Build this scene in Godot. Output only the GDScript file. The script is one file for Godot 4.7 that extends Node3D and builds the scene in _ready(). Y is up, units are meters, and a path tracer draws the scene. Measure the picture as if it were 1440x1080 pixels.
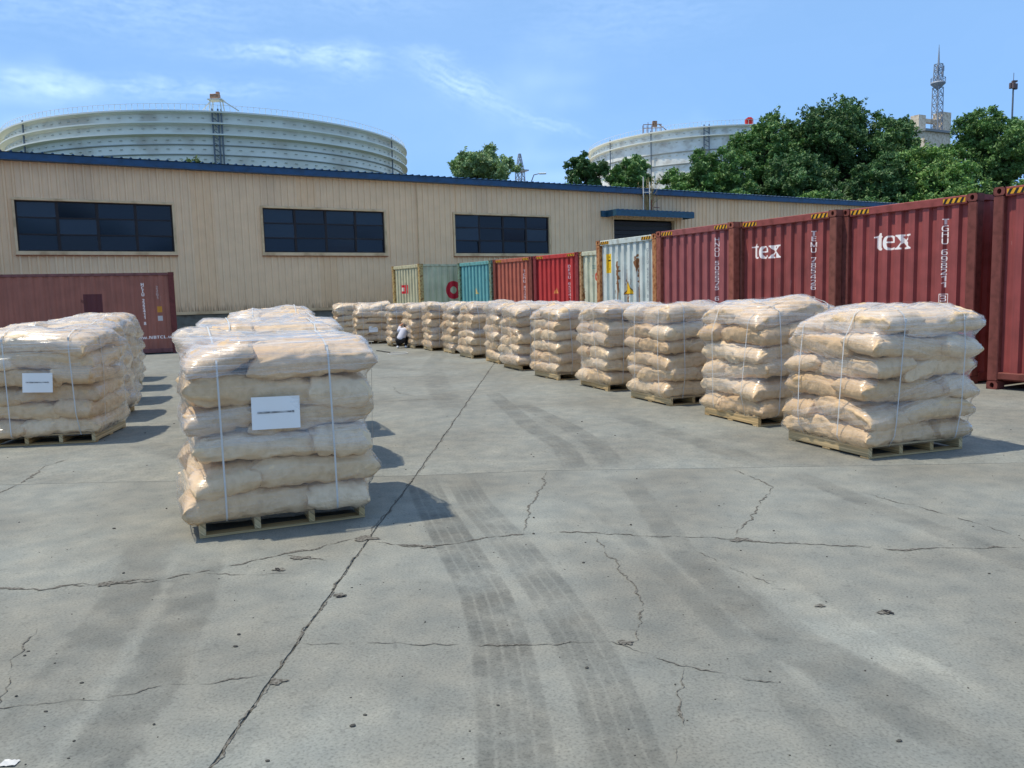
extends Node3D
# A loading yard: palletised paper sacks in rows, shipping containers, a warehouse, storage tanks and trees on a hill.
# Plan coordinates are metres: x to the right of the camera, z ahead of it; at() turns them into Godot's axes.

var M := {}
var taken := {}
var rng := RandomNumberGenerator.new()
var sacks: Array[ArrayMesh] = []
var sack_points: Array[PackedVector3Array] = []
var font_sans: SystemFont
var font_bold: SystemFont
var font_serif: SystemFont


func at(x: float, y: float, z: float) -> Vector3:
	return Vector3(x, y, -z)


# ------------------------------------------------------------------ mesh building
class Mb:
	var v := PackedVector3Array()
	var n := PackedVector3Array()
	var t := PackedVector2Array()
	var ix := PackedInt32Array()

	func quad(a: Vector3, b: Vector3, c: Vector3, d: Vector3, ua := Vector2(0, 1), ub := Vector2(1, 1), uc := Vector2(1, 0), ud := Vector2(0, 0)) -> void:
		# a b c d run anticlockwise as seen from outside
		var k := v.size()
		var nn := (b - a).cross(d - a)
		if nn.length_squared() < 1e-16:
			nn = (c - b).cross(d - b)
		nn = nn.normalized()
		for p in [a, b, c, d]:
			v.append(p)
			n.append(nn)
		t.append(ua)
		t.append(ub)
		t.append(uc)
		t.append(ud)
		for i in [0, 2, 1, 0, 3, 2]:
			ix.append(k + i)

	func box(c: Vector3, s: Vector3, b := Basis()) -> void:
		var x := b.x * s.x * 0.5
		var y := b.y * s.y * 0.5
		var z := b.z * s.z * 0.5
		quad(c - x - y + z, c + x - y + z, c + x + y + z, c - x + y + z, Vector2(0, s.y), Vector2(s.x, s.y), Vector2(s.x, 0), Vector2(0, 0))
		quad(c + x - y - z, c - x - y - z, c - x + y - z, c + x + y - z, Vector2(0, s.y), Vector2(s.x, s.y), Vector2(s.x, 0), Vector2(0, 0))
		quad(c + x - y + z, c + x - y - z, c + x + y - z, c + x + y + z, Vector2(0, s.y), Vector2(s.z, s.y), Vector2(s.z, 0), Vector2(0, 0))
		quad(c - x - y - z, c - x - y + z, c - x + y + z, c - x + y - z, Vector2(0, s.y), Vector2(s.z, s.y), Vector2(s.z, 0), Vector2(0, 0))
		quad(c - x + y + z, c + x + y + z, c + x + y - z, c - x + y - z, Vector2(0, s.z), Vector2(s.x, s.z), Vector2(s.x, 0), Vector2(0, 0))
		quad(c - x - y - z, c + x - y - z, c + x - y + z, c - x - y + z, Vector2(0, s.z), Vector2(s.x, s.z), Vector2(s.x, 0), Vector2(0, 0))

	func bevel_box(c: Vector3, s: Vector3, e: float) -> void:
		# a box with chamfered edges
		var h := s * 0.5
		for ax in 3:
			for sg in [-1.0, 1.0]:
				var nrm := Vector3()
				nrm[ax] = sg
				var p := (ax + 1) % 3
				var q := (ax + 2) % 3
				var cs: Array[Vector3] = []
				for k in [[-1, -1], [1, -1], [1, 1], [-1, 1]]:
					var w := Vector3()
					w[ax] = sg * h[ax]
					w[p] = k[0] * (h[p] - e)
					w[q] = k[1] * (h[q] - e)
					cs.append(c + w)
				if sg < 0:
					cs.reverse()
				quad(cs[0], cs[1], cs[2], cs[3], Vector2(0, 0), Vector2(s[p], 0), Vector2(s[p], s[q]), Vector2(0, s[q]))
		for ax in 3:
			var p := (ax + 1) % 3
			var q := (ax + 2) % 3
			for k in [[-1, -1], [1, -1], [1, 1], [-1, 1]]:
				var lo := Vector3()
				lo[ax] = -(h[ax] - e)
				var hi := Vector3()
				hi[ax] = h[ax] - e
				var a := Vector3()
				a[p] = k[0] * h[p]
				a[q] = k[1] * (h[q] - e)
				var b := Vector3()
				b[p] = k[0] * (h[p] - e)
				b[q] = k[1] * h[q]
				if k[0] * k[1] > 0:
					quad(c + lo + a, c + lo + b, c + hi + b, c + hi + a) if false else quad(c + a + lo, c + b + lo, c + b + hi, c + a + hi)
				else:
					quad(c + b + lo, c + a + lo, c + a + hi, c + b + hi)

	func bar(a: Vector3, b: Vector3, w: float, d := -1.0) -> void:
		var y := (b - a)
		var l := y.length()
		if l < 1e-6:
			return
		y /= l
		var x := y.cross(Vector3(0, 0, 1) if absf(y.z) < 0.9 else Vector3(1, 0, 0)).normalized()
		box((a + b) * 0.5, Vector3(w, l, w if d < 0 else d), Basis(x, y, x.cross(y)))

	func grid(P: PackedVector3Array, rows: int, cols: int, wrap := false, flip := false, uv := PackedVector2Array()) -> void:
		var k := v.size()
		var nn := PackedVector3Array()
		nn.resize(P.size())
		var last := cols if wrap else cols - 1
		for i in rows - 1:
			for j in last:
				var j2 := (j + 1) % cols
				var a := i * cols + j
				var b := i * cols + j2
				var c := (i + 1) * cols + j2
				var d := (i + 1) * cols + j
				var m := (P[c] - P[a]).cross(P[b] - P[d])
				if flip:
					m = -m
					ix.append_array(PackedInt32Array([k + a, k + c, k + b, k + a, k + d, k + c]))
				else:
					ix.append_array(PackedInt32Array([k + a, k + b, k + c, k + a, k + c, k + d]))
				nn[a] += m
				nn[b] += m
				nn[c] += m
				nn[d] += m
		for i in P.size():
			nn[i] = nn[i].normalized() if nn[i].length_squared() > 1e-20 else Vector3.UP
		v.append_array(P)
		n.append_array(nn)
		if uv.size() == P.size():
			t.append_array(uv)
		else:
			var z := PackedVector2Array()
			z.resize(P.size())
			t.append_array(z)

	func tube(pts: PackedVector3Array, radii: PackedFloat32Array, sides := 8) -> void:
		var P := PackedVector3Array()
		var side := Vector3.ZERO
		for i in pts.size():
			var d := (pts[mini(i + 1, pts.size() - 1)] - pts[maxi(i - 1, 0)]).normalized()
			if side == Vector3.ZERO:
				side = d.cross(Vector3(0.3, 0.2, 1) if absf(d.z) < 0.8 else Vector3(1, 0, 0)).normalized()
			side = (side - d * side.dot(d)).normalized()
			var up := d.cross(side)
			for j in sides:
				var a := TAU * j / sides
				P.append(pts[i] + (side * cos(a) + up * sin(a)) * radii[i])
		grid(P, pts.size(), sides, true, true)

	func mesh() -> ArrayMesh:
		var m := ArrayMesh.new()
		put(m)
		return m

	func put(m: ArrayMesh) -> void:
		var arr := []
		arr.resize(Mesh.ARRAY_MAX)
		arr[Mesh.ARRAY_VERTEX] = v
		arr[Mesh.ARRAY_NORMAL] = n
		arr[Mesh.ARRAY_TEX_UV] = t
		arr[Mesh.ARRAY_INDEX] = ix
		m.add_surface_from_arrays(Mesh.PRIMITIVE_TRIANGLES, arr)


# ------------------------------------------------------------------ the tree of objects
func numbered(parent: Node, called: String) -> String:
	var key := str(parent.get_instance_id()) + called
	var k: int = taken.get(key, 0)
	taken[key] = k + 1
	return called if k == 0 else "%s_%03d" % [called, k]


func part(called: String, m: Mesh, mat: Material, parent: Node) -> MeshInstance3D:
	var o := MeshInstance3D.new()
	o.name = numbered(parent, called)
	o.mesh = m
	if mat:
		o.material_override = mat
	parent.add_child(o, true)
	return o


func thing(called: String, label: String, category: String, where: Vector3, turn := 0.0, group := "") -> Node3D:
	var o := Node3D.new()
	o.name = numbered(self, called)
	add_child(o, true)
	o.position = where
	o.rotation.y = turn
	tag(o, label, category, group)
	return o


func tag(o: Node, label: String, category: String, group := "") -> void:
	o.set_meta("label", label)
	o.set_meta("category", category)
	if group:
		o.set_meta("group", group)


func structure(called: String, m: Mesh, mat: Material, label := "") -> MeshInstance3D:
	var o := part(called, m, mat, self)
	o.set_meta("kind", "structure")
	if label:
		o.set_meta("label", label)
	return o


# ------------------------------------------------------------------ materials
func ns(freq: float, seed_: int, octaves := 4, type := FastNoiseLite.TYPE_SIMPLEX_SMOOTH, fractal := FastNoiseLite.FRACTAL_FBM) -> FastNoiseLite:
	var f := FastNoiseLite.new()
	f.seed = seed_
	f.frequency = freq
	f.noise_type = type
	f.fractal_type = fractal
	f.fractal_octaves = octaves
	return f


func noise_tex(size: int, f: FastNoiseLite, cols: Array, stops: Array) -> NoiseTexture2D:
	var t := NoiseTexture2D.new()
	t.width = size
	t.height = size
	t.seamless = true
	t.noise = f
	var g := Gradient.new()
	g.offsets = PackedFloat32Array(stops)
	g.colors = PackedColorArray(cols)
	t.color_ramp = g
	return t


func normal_tex(size: int, f: FastNoiseLite, strength: float) -> NoiseTexture2D:
	var t := NoiseTexture2D.new()
	t.width = size
	t.height = size
	t.seamless = true
	t.noise = f
	t.as_normal_map = true
	t.bump_strength = strength
	return t


func lin(r: float, g: float, b: float) -> Color:
	return Color(r, g, b).linear_to_srgb()


func mat(col: Color, rough := 0.8, metal := 0.0) -> StandardMaterial3D:
	var m := StandardMaterial3D.new()
	m.albedo_color = col
	m.roughness = rough
	m.metallic = metal
	return m


func tri(m: StandardMaterial3D, tex: Texture2D, metres: float, normal: Texture2D = null, depth := 1.0, world := false) -> StandardMaterial3D:
	m.albedo_texture = tex
	m.uv1_triplanar = true
	m.uv1_world_triplanar = world
	m.uv1_scale = Vector3.ONE / metres
	if normal:
		m.normal_enabled = true
		m.normal_texture = normal
		m.normal_scale = depth
	return m


func stretched_normal(w: int, h: int, nx: int, ny: int, f: FastNoiseLite, strength: float) -> ImageTexture:
	# noise drawn out along u: the pull lines of stretch film
	var im := f.get_seamless_image(nx, ny)
	im.convert(Image.FORMAT_RGBA8)
	im.resize(w, h, Image.INTERPOLATE_CUBIC)
	im.bump_map_to_normal_map(strength)
	return ImageTexture.create_from_image(im)


func make_materials() -> void:
	var w := Color.WHITE
	var g8 := func(x: float) -> Color: return Color(x, x, x)
	# kraft paper
	var paper := noise_tex(512, ns(0.012, 11, 5), [Color(0.90, 0.885, 0.86), Color(0.97, 0.965, 0.955), w], [0.1, 0.45, 0.85])
	var crinkle := normal_tex(512, ns(0.022, 12, 4, FastNoiseLite.TYPE_SIMPLEX_SMOOTH, FastNoiseLite.FRACTAL_RIDGED), 5.0)
	var tints := [Color(0.89, 0.775, 0.615), Color(0.86, 0.735, 0.57), Color(0.915, 0.81, 0.66), Color(0.825, 0.695, 0.52), Color(0.875, 0.755, 0.59)]
	for k in tints.size():
		M["paper%d" % k] = tri(mat(tints[k], 0.6), paper, 0.55, crinkle, 0.85)
	# stretch film
	var film := mat(Color(0.94, 0.96, 0.98, 0.04), 0.22)
	film.transparency = BaseMaterial3D.TRANSPARENCY_ALPHA
	film.cull_mode = BaseMaterial3D.CULL_DISABLED
	film.normal_enabled = true
	film.normal_texture = stretched_normal(512, 512, 24, 256, ns(0.06, 21, 4, FastNoiseLite.TYPE_SIMPLEX_SMOOTH, FastNoiseLite.FRACTAL_RIDGED), 6.0)
	film.normal_scale = 0.75
	M.film = film
	var bi := ns(0.05, 22, 4, FastNoiseLite.TYPE_SIMPLEX_SMOOTH, FastNoiseLite.FRACTAL_RIDGED).get_seamless_image(16, 128)
	bi.convert(Image.FORMAT_RGBA8)
	bi.resize(256, 256, Image.INTERPOLATE_CUBIC)
	for y in 256:
		for x in 256:
			var q := bi.get_pixel(x, y).r
			bi.set_pixel(x, y, Color(0.93, 0.95, 0.97, 0.05 + clampf((q - 0.32) * 1.15, 0.0, 1.0) * 0.6))
	var band := mat(Color(1, 1, 1, 0.75), 0.36)
	band.albedo_texture = ImageTexture.create_from_image(bi)
	band.transparency = BaseMaterial3D.TRANSPARENCY_ALPHA
	band.cull_mode = BaseMaterial3D.CULL_DISABLED
	band.normal_enabled = true
	band.normal_texture = film.normal_texture
	band.normal_scale = 0.8
	M.top_film = band
	var side: StandardMaterial3D = band.duplicate()
	side.albedo_color = Color(1, 1, 1, 0.42)
	M.band = side
	M.strap = mat(Color(0.78, 0.78, 0.77), 0.5)
	M.buckle = mat(Color(0.75, 0.76, 0.78), 0.35, 0.6)
	M.sheet = mat(Color(0.94, 0.935, 0.92), 0.8)
	M.ink = mat(Color(0.08, 0.08, 0.12), 0.8)
	# wood
	var grain := ns(0.02, 31, 5).get_seamless_image(32, 512)
	grain.convert(Image.FORMAT_RGBA8)
	grain.resize(512, 512, Image.INTERPOLATE_CUBIC)
	for y in 512:
		for x in 512:
			var q := grain.get_pixel(x, y).r
			q = 0.72 + 0.28 * smoothstep(0.2, 0.75, q)
			grain.set_pixel(x, y, Color(q, q * 0.97, q * 0.92))
	var gt := ImageTexture.create_from_image(grain)
	for k in 3:
		var wd := mat([Color(0.83, 0.73, 0.55), Color(0.78, 0.67, 0.48), Color(0.86, 0.78, 0.62)][k], 0.75)
		wd.albedo_texture = gt
		wd.uv1_scale = Vector3(1.6, 4.0, 1)
		M["wood%d" % k] = wd
	# metals and building
	var grime := noise_tex(512, ns(0.01, 41, 5), [Color(0.84, 0.81, 0.78), Color(0.95, 0.945, 0.93), w], [0.15, 0.45, 0.8])
	M.grime = grime
	var rust := noise_tex(512, ns(0.014, 42, 5), [Color(0.66, 0.50, 0.40), Color(0.86, 0.76, 0.68), Color(0.97, 0.95, 0.94), w], [0.15, 0.35, 0.6, 0.85])
	M.rust_tex = rust
	M.yellow = tri(mat(Color(0.92, 0.68, 0.12), 0.6), grime, 0.4)
	M.black = mat(Color(0.06, 0.055, 0.05), 0.6)
	M.rusty = tri(mat(Color(0.60, 0.36, 0.24), 0.85), rust, 0.8)
	M.blue = tri(mat(Color(0.10, 0.29, 0.45), 0.45), grime, 2.5, null, 1.0, true)
	M.canopy_blue = tri(mat(Color(0.15, 0.33, 0.43), 0.55), grime, 1.2, null, 1.0, true)
	M.cream = tri(mat(Color(0.88, 0.765, 0.60), 0.7), grime, 5.0)
	M.concrete_wall = tri(mat(Color(0.47, 0.47, 0.44), 0.9), grime, 1.5, crinkle, 0.3, true)
	M.frame = mat(Color(0.13, 0.10, 0.10), 0.7)
	var pane := mat(Color(0.02, 0.04, 0.085, 0.9), 0.1)
	pane.transparency = BaseMaterial3D.TRANSPARENCY_ALPHA
	pane.metallic_specular = 0.42
	M.pane = pane
	for k in 4:
		var pk: StandardMaterial3D = pane.duplicate()
		pk.albedo_color = [Color(0.07, 0.115, 0.18, 0.9), Color(0.055, 0.09, 0.15, 0.88), Color(0.14, 0.19, 0.245, 0.92), Color(0.05, 0.075, 0.13, 0.85)][k]
		M["pane%d" % k] = pk
	M.slat = tri(mat(Color(0.15, 0.15, 0.17), 0.6), grime, 1.0)
	# tanks
	M.tank = tri(mat(Color(0.96, 0.955, 0.90), 0.6), grime, 40.0)
	M.tank_white = tri(mat(Color(0.97, 0.97, 0.94), 0.6), grime, 14.0)
	M.tank_rim = mat(Color(0.93, 0.93, 0.88), 0.55)
	M.girder = mat(Color(0.66, 0.67, 0.65), 0.6)
	M.mast = mat(Color(0.58, 0.61, 0.65), 0.6, 0.1)
	M.bracket = mat(Color(0.74, 0.75, 0.71), 0.7)
	M.steel = mat(Color(0.42, 0.45, 0.48), 0.6, 0.2)
	M.pipe_white = mat(Color(0.92, 0.89, 0.83), 0.6)
	M.red = mat(Color(0.75, 0.13, 0.13), 0.6)
	M.stone = tri(mat(Color(0.90, 0.84, 0.75), 0.9), grime, 6.0)
	M.pale_roof = mat(Color(0.55, 0.56, 0.56), 0.8)
	# plants
	M.bark = mat(Color(0.20, 0.17, 0.13), 0.95)
	var leaf := mat(Color.WHITE, 0.6)
	leaf.vertex_color_use_as_albedo = true
	leaf.cull_mode = BaseMaterial3D.CULL_DISABLED
	leaf.backlight_enabled = true
	leaf.backlight = Color(0.25, 0.3, 0.1)
	M.leaf = leaf
	M.dry = mat(Color(0.70, 0.62, 0.42), 0.9)
	M.earth = tri(mat(Color(0.22, 0.27, 0.14), 1.0), grime, 9.0, null, 1.0, true)


# ------------------------------------------------------------------ lettering drawn into pictures
func glyph(img: Image, font: Font, s: String, cx: float, cy: float, height: float, col: Color, stretch := 1.0) -> float:
	# draws s centred on (cx, cy), cap height in pixels; returns its width
	var tm := TextMesh.new()
	tm.font = font
	tm.font_size = 64
	tm.pixel_size = 1.0
	tm.depth = 0.0
	tm.text = s
	var arr := tm.get_mesh_arrays()
	var vs: PackedVector3Array = arr[Mesh.ARRAY_VERTEX]
	var nr: PackedVector3Array = arr[Mesh.ARRAY_NORMAL]
	var ii: PackedInt32Array = arr[Mesh.ARRAY_INDEX] if arr[Mesh.ARRAY_INDEX] != null else PackedInt32Array(range(vs.size()))
	if vs.is_empty():
		return 0.0
	var lo := Vector2(1e9, 1e9)
	var hi := Vector2(-1e9, -1e9)
	for p in vs:
		lo = lo.min(Vector2(p.x, p.y))
		hi = hi.max(Vector2(p.x, p.y))
	var k := height / 46.0
	var mid := (lo + hi) * 0.5
	var w := ceili((hi.x - lo.x) * k * stretch) + 4
	var h := ceili((hi.y - lo.y) * k) + 4
	var cover := PackedByteArray()
	var SS := 3
	cover.resize(w * h * SS * SS)
	for q in range(0, ii.size(), 3):
		if nr.size() and nr[ii[q]].z < 0.5:
			continue
		var p: Array[Vector2] = []
		for e in 3:
			var a := vs[ii[q + e]]
			p.append(Vector2((a.x - mid.x) * k * stretch + w * 0.5, h * 0.5 - (a.y - mid.y) * k) * SS)
		var bx0 := maxi(0, floori(minf(p[0].x, minf(p[1].x, p[2].x))))
		var bx1 := mini(w * SS - 1, ceili(maxf(p[0].x, maxf(p[1].x, p[2].x))))
		var by0 := maxi(0, floori(minf(p[0].y, minf(p[1].y, p[2].y))))
		var by1 := mini(h * SS - 1, ceili(maxf(p[0].y, maxf(p[1].y, p[2].y))))
		for y in range(by0, by1 + 1):
			for x in range(bx0, bx1 + 1):
				var c := Vector2(x + 0.5, y + 0.5)
				var e0 := (p[1] - p[0]).cross(c - p[0])
				var e1 := (p[2] - p[1]).cross(c - p[1])
				var e2 := (p[0] - p[2]).cross(c - p[2])
				if (e0 >= 0 and e1 >= 0 and e2 >= 0) or (e0 <= 0 and e1 <= 0 and e2 <= 0):
					cover[y * w * SS + x] = 1
	for y in h:
		for x in w:
			var s_ := 0
			for yy in SS:
				for xx in SS:
					s_ += cover[(y * SS + yy) * w * SS + x * SS + xx]
			if s_ > 0:
				var px := floori(cx - w * 0.5 + x)
				var py := floori(cy - h * 0.5 + y)
				if px >= 0 and py >= 0 and px < img.get_width() and py < img.get_height():
					img.set_pixel(px, py, img.get_pixel(px, py).lerp(col, col.a * s_ / float(SS * SS)))
	return (hi.x - lo.x) * k * stretch


func column_text(img: Image, s: String, cx: float, y0: float, step: float, height: float, col: Color, stretch := 1.0) -> void:
	var y := y0
	for ch in s:
		if ch != " ":
			glyph(img, font_bold, ch, cx, y, height, col, stretch)
		y += step * (0.7 if ch == " " else 1.0)


func blot(img: Image, cx: float, cy: float, rx: float, ry: float, col: Color, f: FastNoiseLite, drip := 0.0) -> void:
	# an uneven stain, with runs below it
	for y in range(maxi(0, int(cy - ry * 1.5)), mini(img.get_height(), int(cy + ry * 1.5 + drip))):
		for x in range(maxi(0, int(cx - rx * 1.6)), mini(img.get_width(), int(cx + rx * 1.6))):
			var dx := (x - cx) / rx
			var dy := (y - cy) / ry
			var e := 1.0 - sqrt(dx * dx + dy * dy) + f.get_noise_2d(x * 1.0, y * 1.0) * 0.9
			if drip > 0 and y > cy:
				var run := 1.0 - absf(dx) * 1.3 + f.get_noise_2d(x * 3.0, y * 0.12 + 300.0) * 1.6 - (y - cy) / drip * 1.1
				e = maxf(e, run)
			var a := smoothstep(0.0, 0.25, e) * col.a
			if a > 0:
				img.set_pixel(x, y, img.get_pixel(x, y).lerp(col, a))


func _ready() -> void:
	rng.seed = 20240613
	# ---- camera
	var cam := Camera3D.new()
	cam.name = "camera"
	cam.fov = 2.0 * rad_to_deg(atan(540.0 / 1131.09))
	cam.near = 0.05
	cam.far = 4000.0
	add_child(cam)
	cam.transform = Transform3D(Basis(Vector3.RIGHT, deg_to_rad(-6.2267)) * Basis(Vector3.BACK, deg_to_rad(-1.5161)), Vector3(0, 1.5346, 0))
	cam.current = true
	# ---- sky, sun, exposure
	var env := Environment.new()
	env.background_mode = Environment.BG_SKY
	var sky := Sky.new()
	var sm := ProceduralSkyMaterial.new()
	sm.sky_top_color = Color(0.53, 0.63, 0.77)
	sm.sky_horizon_color = Color(0.50, 0.725, 0.975)
	sm.sky_curve = 0.5
	sm.ground_bottom_color = Color(0.30, 0.30, 0.28)
	sm.ground_horizon_color = Color(0.45, 0.47, 0.47)
	sm.sun_angle_max = 30.0
	sm.sky_cover = cloud_cover()
	sm.sky_cover_modulate = Color(1, 1, 1, 1)
	sky.sky_material = sm
	env.sky = sky
	env.background_energy_multiplier = 0.97
	env.tonemap_mode = Environment.TONE_MAPPER_LINEAR
	env.tonemap_exposure = 1.18
	env.sdfgi_enabled = true
	env.ssao_enabled = true
	env.ssil_enabled = true
	var we := WorldEnvironment.new()
	we.name = "environment"
	we.environment = env
	add_child(we)
	var sun := DirectionalLight3D.new()
	sun.name = "sun"
	sun.light_energy = 1.08
	sun.light_color = Color(1.0, 0.96, 0.885)
	sun.light_angular_distance = 0.5
	sun.shadow_enabled = true
	add_child(sun)
	# light comes steeply from the left and leans a touch to the far side
	sun.look_at_from_position(Vector3.ZERO, at(0.40, -0.915, 0.015), Vector3.UP)

	font_sans = SystemFont.new()
	font_sans.font_names = PackedStringArray(["Droid Sans"])
	font_bold = SystemFont.new()
	font_bold.font_names = PackedStringArray(["Droid Sans"])
	font_bold.font_weight = 700
	font_serif = SystemFont.new()
	font_serif.font_names = PackedStringArray(["Droid Serif"])
	font_serif.font_weight = 700
	make_materials()
	build_ground()
	build_hill()
	build_warehouse()
	build_tanks()
	build_trees()
	build_hilltop()
	build_containers()
	make_sacks()
	build_pallets()
	build_person()
	build_small_things()


# ------------------------------------------------------------------ sky
func cloud_cover() -> ImageTexture:
	# thin cirrus all round, on a panorama whose first column looks along -z
	var W := 512
	var H := 256
	var im := Image.create(W + 8, H, false, Image.FORMAT_RGBA8)
	var a := ns(0.9, 71, 5)
	var b := ns(2.2, 72, 4, FastNoiseLite.TYPE_SIMPLEX_SMOOTH, FastNoiseLite.FRACTAL_RIDGED)
	for y in H / 2:
		var el := (0.5 - (y + 0.5) / H) * PI
		for x in W + 8:
			var az := (x - 4 + 0.5) / W * TAU
			# project on a layer of air above, so streaks flatten towards the horizon
			var k := 1.0 / (sin(el) + 0.22)
			var px := sin(az) * cos(el) * k
			var pz := cos(az) * cos(el) * k
			var wx := px + 0.25 * a.get_noise_2d(px * 1.3, pz * 1.3)
			var big := a.get_noise_2d(wx * 0.9 + 5.0, pz * 0.9 - 3.0)
			var thin := b.get_noise_2d(wx * 0.55 + pz * 0.25 + 11.0, pz * 1.9 - wx * 0.35)
			var c := smoothstep(0.02, 0.55, big) * (0.35 + 0.65 * smoothstep(-0.2, 0.8, thin)) * 0.16
			c += 0.02 + 0.10 * exp(-el / 0.16) + 0.07 * smoothstep(-0.3, 0.6, a.get_noise_2d(px * 0.35 + 40.0, pz * 0.35))
			im.set_pixel(x, y, Color(0.93, 0.96, 1.0, clampf(c, 0.0, 1.0)))
	for y in range(H / 2, H):
		for x in W + 8:
			im.set_pixel(x, y, Color(0.93, 0.96, 1.0, 0))
	im.resize(4160, 2048, Image.INTERPOLATE_CUBIC)
	im = im.get_region(Rect2i(32, 0, 4096, 2048))
	# fibrous wisps over the tanks: azimuth, elevation, half length, half depth, slope (degrees), strength
	var f := ns(1.0, 73, 4)
	for q in [[-13.6, 16.0, 6.5, 0.42, 0.02, 0.30], [-10.5, 15.6, 3.0, 0.7, -0.05, 0.16], [-22.0, 13.5, 9.0, 0.45, 0.03, 0.18], [-28.7, 13.2, 3.4, 0.5, 0.0, 0.2], [-3.2, 14.4, 3.4, 0.75, -0.42, 0.28], [2.2, 11.9, 4.0, 0.35, -0.30, 0.16], [-4.6, 16.2, 1.6, 0.32, 0.0, 0.16], [-23.0, 18.0, 9.0, 1.3, 0.04, 0.12], [-10.0, 19.6, 7.0, 1.0, -0.03, 0.10], [9.0, 18.5, 9.0, 1.6, 0.05, 0.07], [-33.0, 17.5, 5.0, 1.0, 0.05, 0.16]]:
		var e0: float = q[1] + q[3] * 3.0 + absf(q[4]) * q[2] * 1.6
		var e1: float = q[1] - q[3] * 3.0 - absf(q[4]) * q[2] * 1.6
		for y in range(int((0.5 - e0 / 180.0) * 2048), int((0.5 - e1 / 180.0) * 2048)):
			var el := (0.5 - (y + 0.5) / 2048.0) * 180.0
			for x_ in range(int((q[0] - q[2] * 1.7) / 360.0 * 4096.0), int((q[0] + q[2] * 1.7) / 360.0 * 4096.0)):
				var az := (x_ + 0.5) / 4096.0 * 360.0
				var u: float = az - q[0]
				var v: float = el - q[1] - q[4] * u
				v += 0.35 * f.get_noise_2d(az * 0.22, el * 0.5 + 7.0) + 0.10 * f.get_noise_2d(az * 0.9, el * 1.5)
				var g: float = exp(-pow(u / q[2], 2.0) * 1.6 - pow(v / (q[3] * 1.35), 2.0))
				if g < 0.01:
					continue
				var fib := f.get_noise_2d(az * 0.35 + v * 0.5 + 50.0, v * 2.6 + az * 0.06) + 0.5 * f.get_noise_2d(az * 1.4 + 90.0, v * 6.0)
				var c: float = g * q[5] * clampf(0.55 + 0.8 * fib, 0.0, 1.2)
				var x := posmod(x_, 4096)
				var o := im.get_pixel(x, y)
				o.a = clampf(o.a + c, 0.0, 1.0)
				im.set_pixel(x, y, o)
	return ImageTexture.create_from_image(im)


# ------------------------------------------------------------------ the yard
func stroke(dark: PackedFloat32Array, w: int, h: int, o: Vector2, px: float, pts: Array, width: float, strength: float, tread: bool, f: FastNoiseLite) -> void:
	var cv := Curve2D.new()
	for k in pts.size():
		var p: Vector2 = pts[k]
		var d: Vector2 = (pts[mini(k + 1, pts.size() - 1)] - pts[maxi(k - 1, 0)]) * 0.18
		cv.add_point(p, -d, d)
	var l := cv.get_baked_length()
	var s := 0.0
	while s < l:
		var p := cv.sample_baked(s)
		var d := (cv.sample_baked(minf(s + 0.05, l)) - cv.sample_baked(maxf(s - 0.05, 0.0))).normalized()
		var q := -0.5
		var ends := smoothstep(0.0, 0.5, s) * smoothstep(0.0, 0.5, l - s)
		while q <= 0.5:
			var g := p + Vector2(-d.y, d.x) * q * width
			var ix_ := int((g.x - o.x) / px)
			var iz := int((g.y - o.y) / px)
			if ix_ >= 0 and iz >= 0 and ix_ < w and iz < h:
				var val := strength * ends
				if tread:
					var rib := absf(fposmod((q + 0.5) * 4.0, 1.0) - 0.5)
					val *= smoothstep(0.5, 0.30, rib) * 0.65 + 0.35
					var lug := fposmod(s / 0.055 + absf(q) * 1.6 + 0.3 * f.get_noise_2d(s * 9.0, q * 9.0), 1.0)
					val *= 0.90 if lug > 0.74 else 1.0
					val *= clampf(0.8 + 0.5 * f.get_noise_2d(g.x * 60.0, g.y * 60.0) + 1.0 * f.get_noise_2d(g.x * 8.0, g.y * 8.0 + 50.0), 0.1, 1.4)
				else:
					val *= smoothstep(0.5, 0.34, absf(q) + 0.10 * f.get_noise_2d(g.x * 25.0, g.y * 25.0)) * clampf(0.8 + 0.9 * f.get_noise_2d(g.x * 10.0, g.y * 10.0), 0.2, 1.3)
				var i := iz * w + ix_
				dark[i] = maxf(dark[i], val) if strength > 0 else minf(dark[i], val)
			q += px * 0.75 / width
		s += px * 0.75


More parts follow.
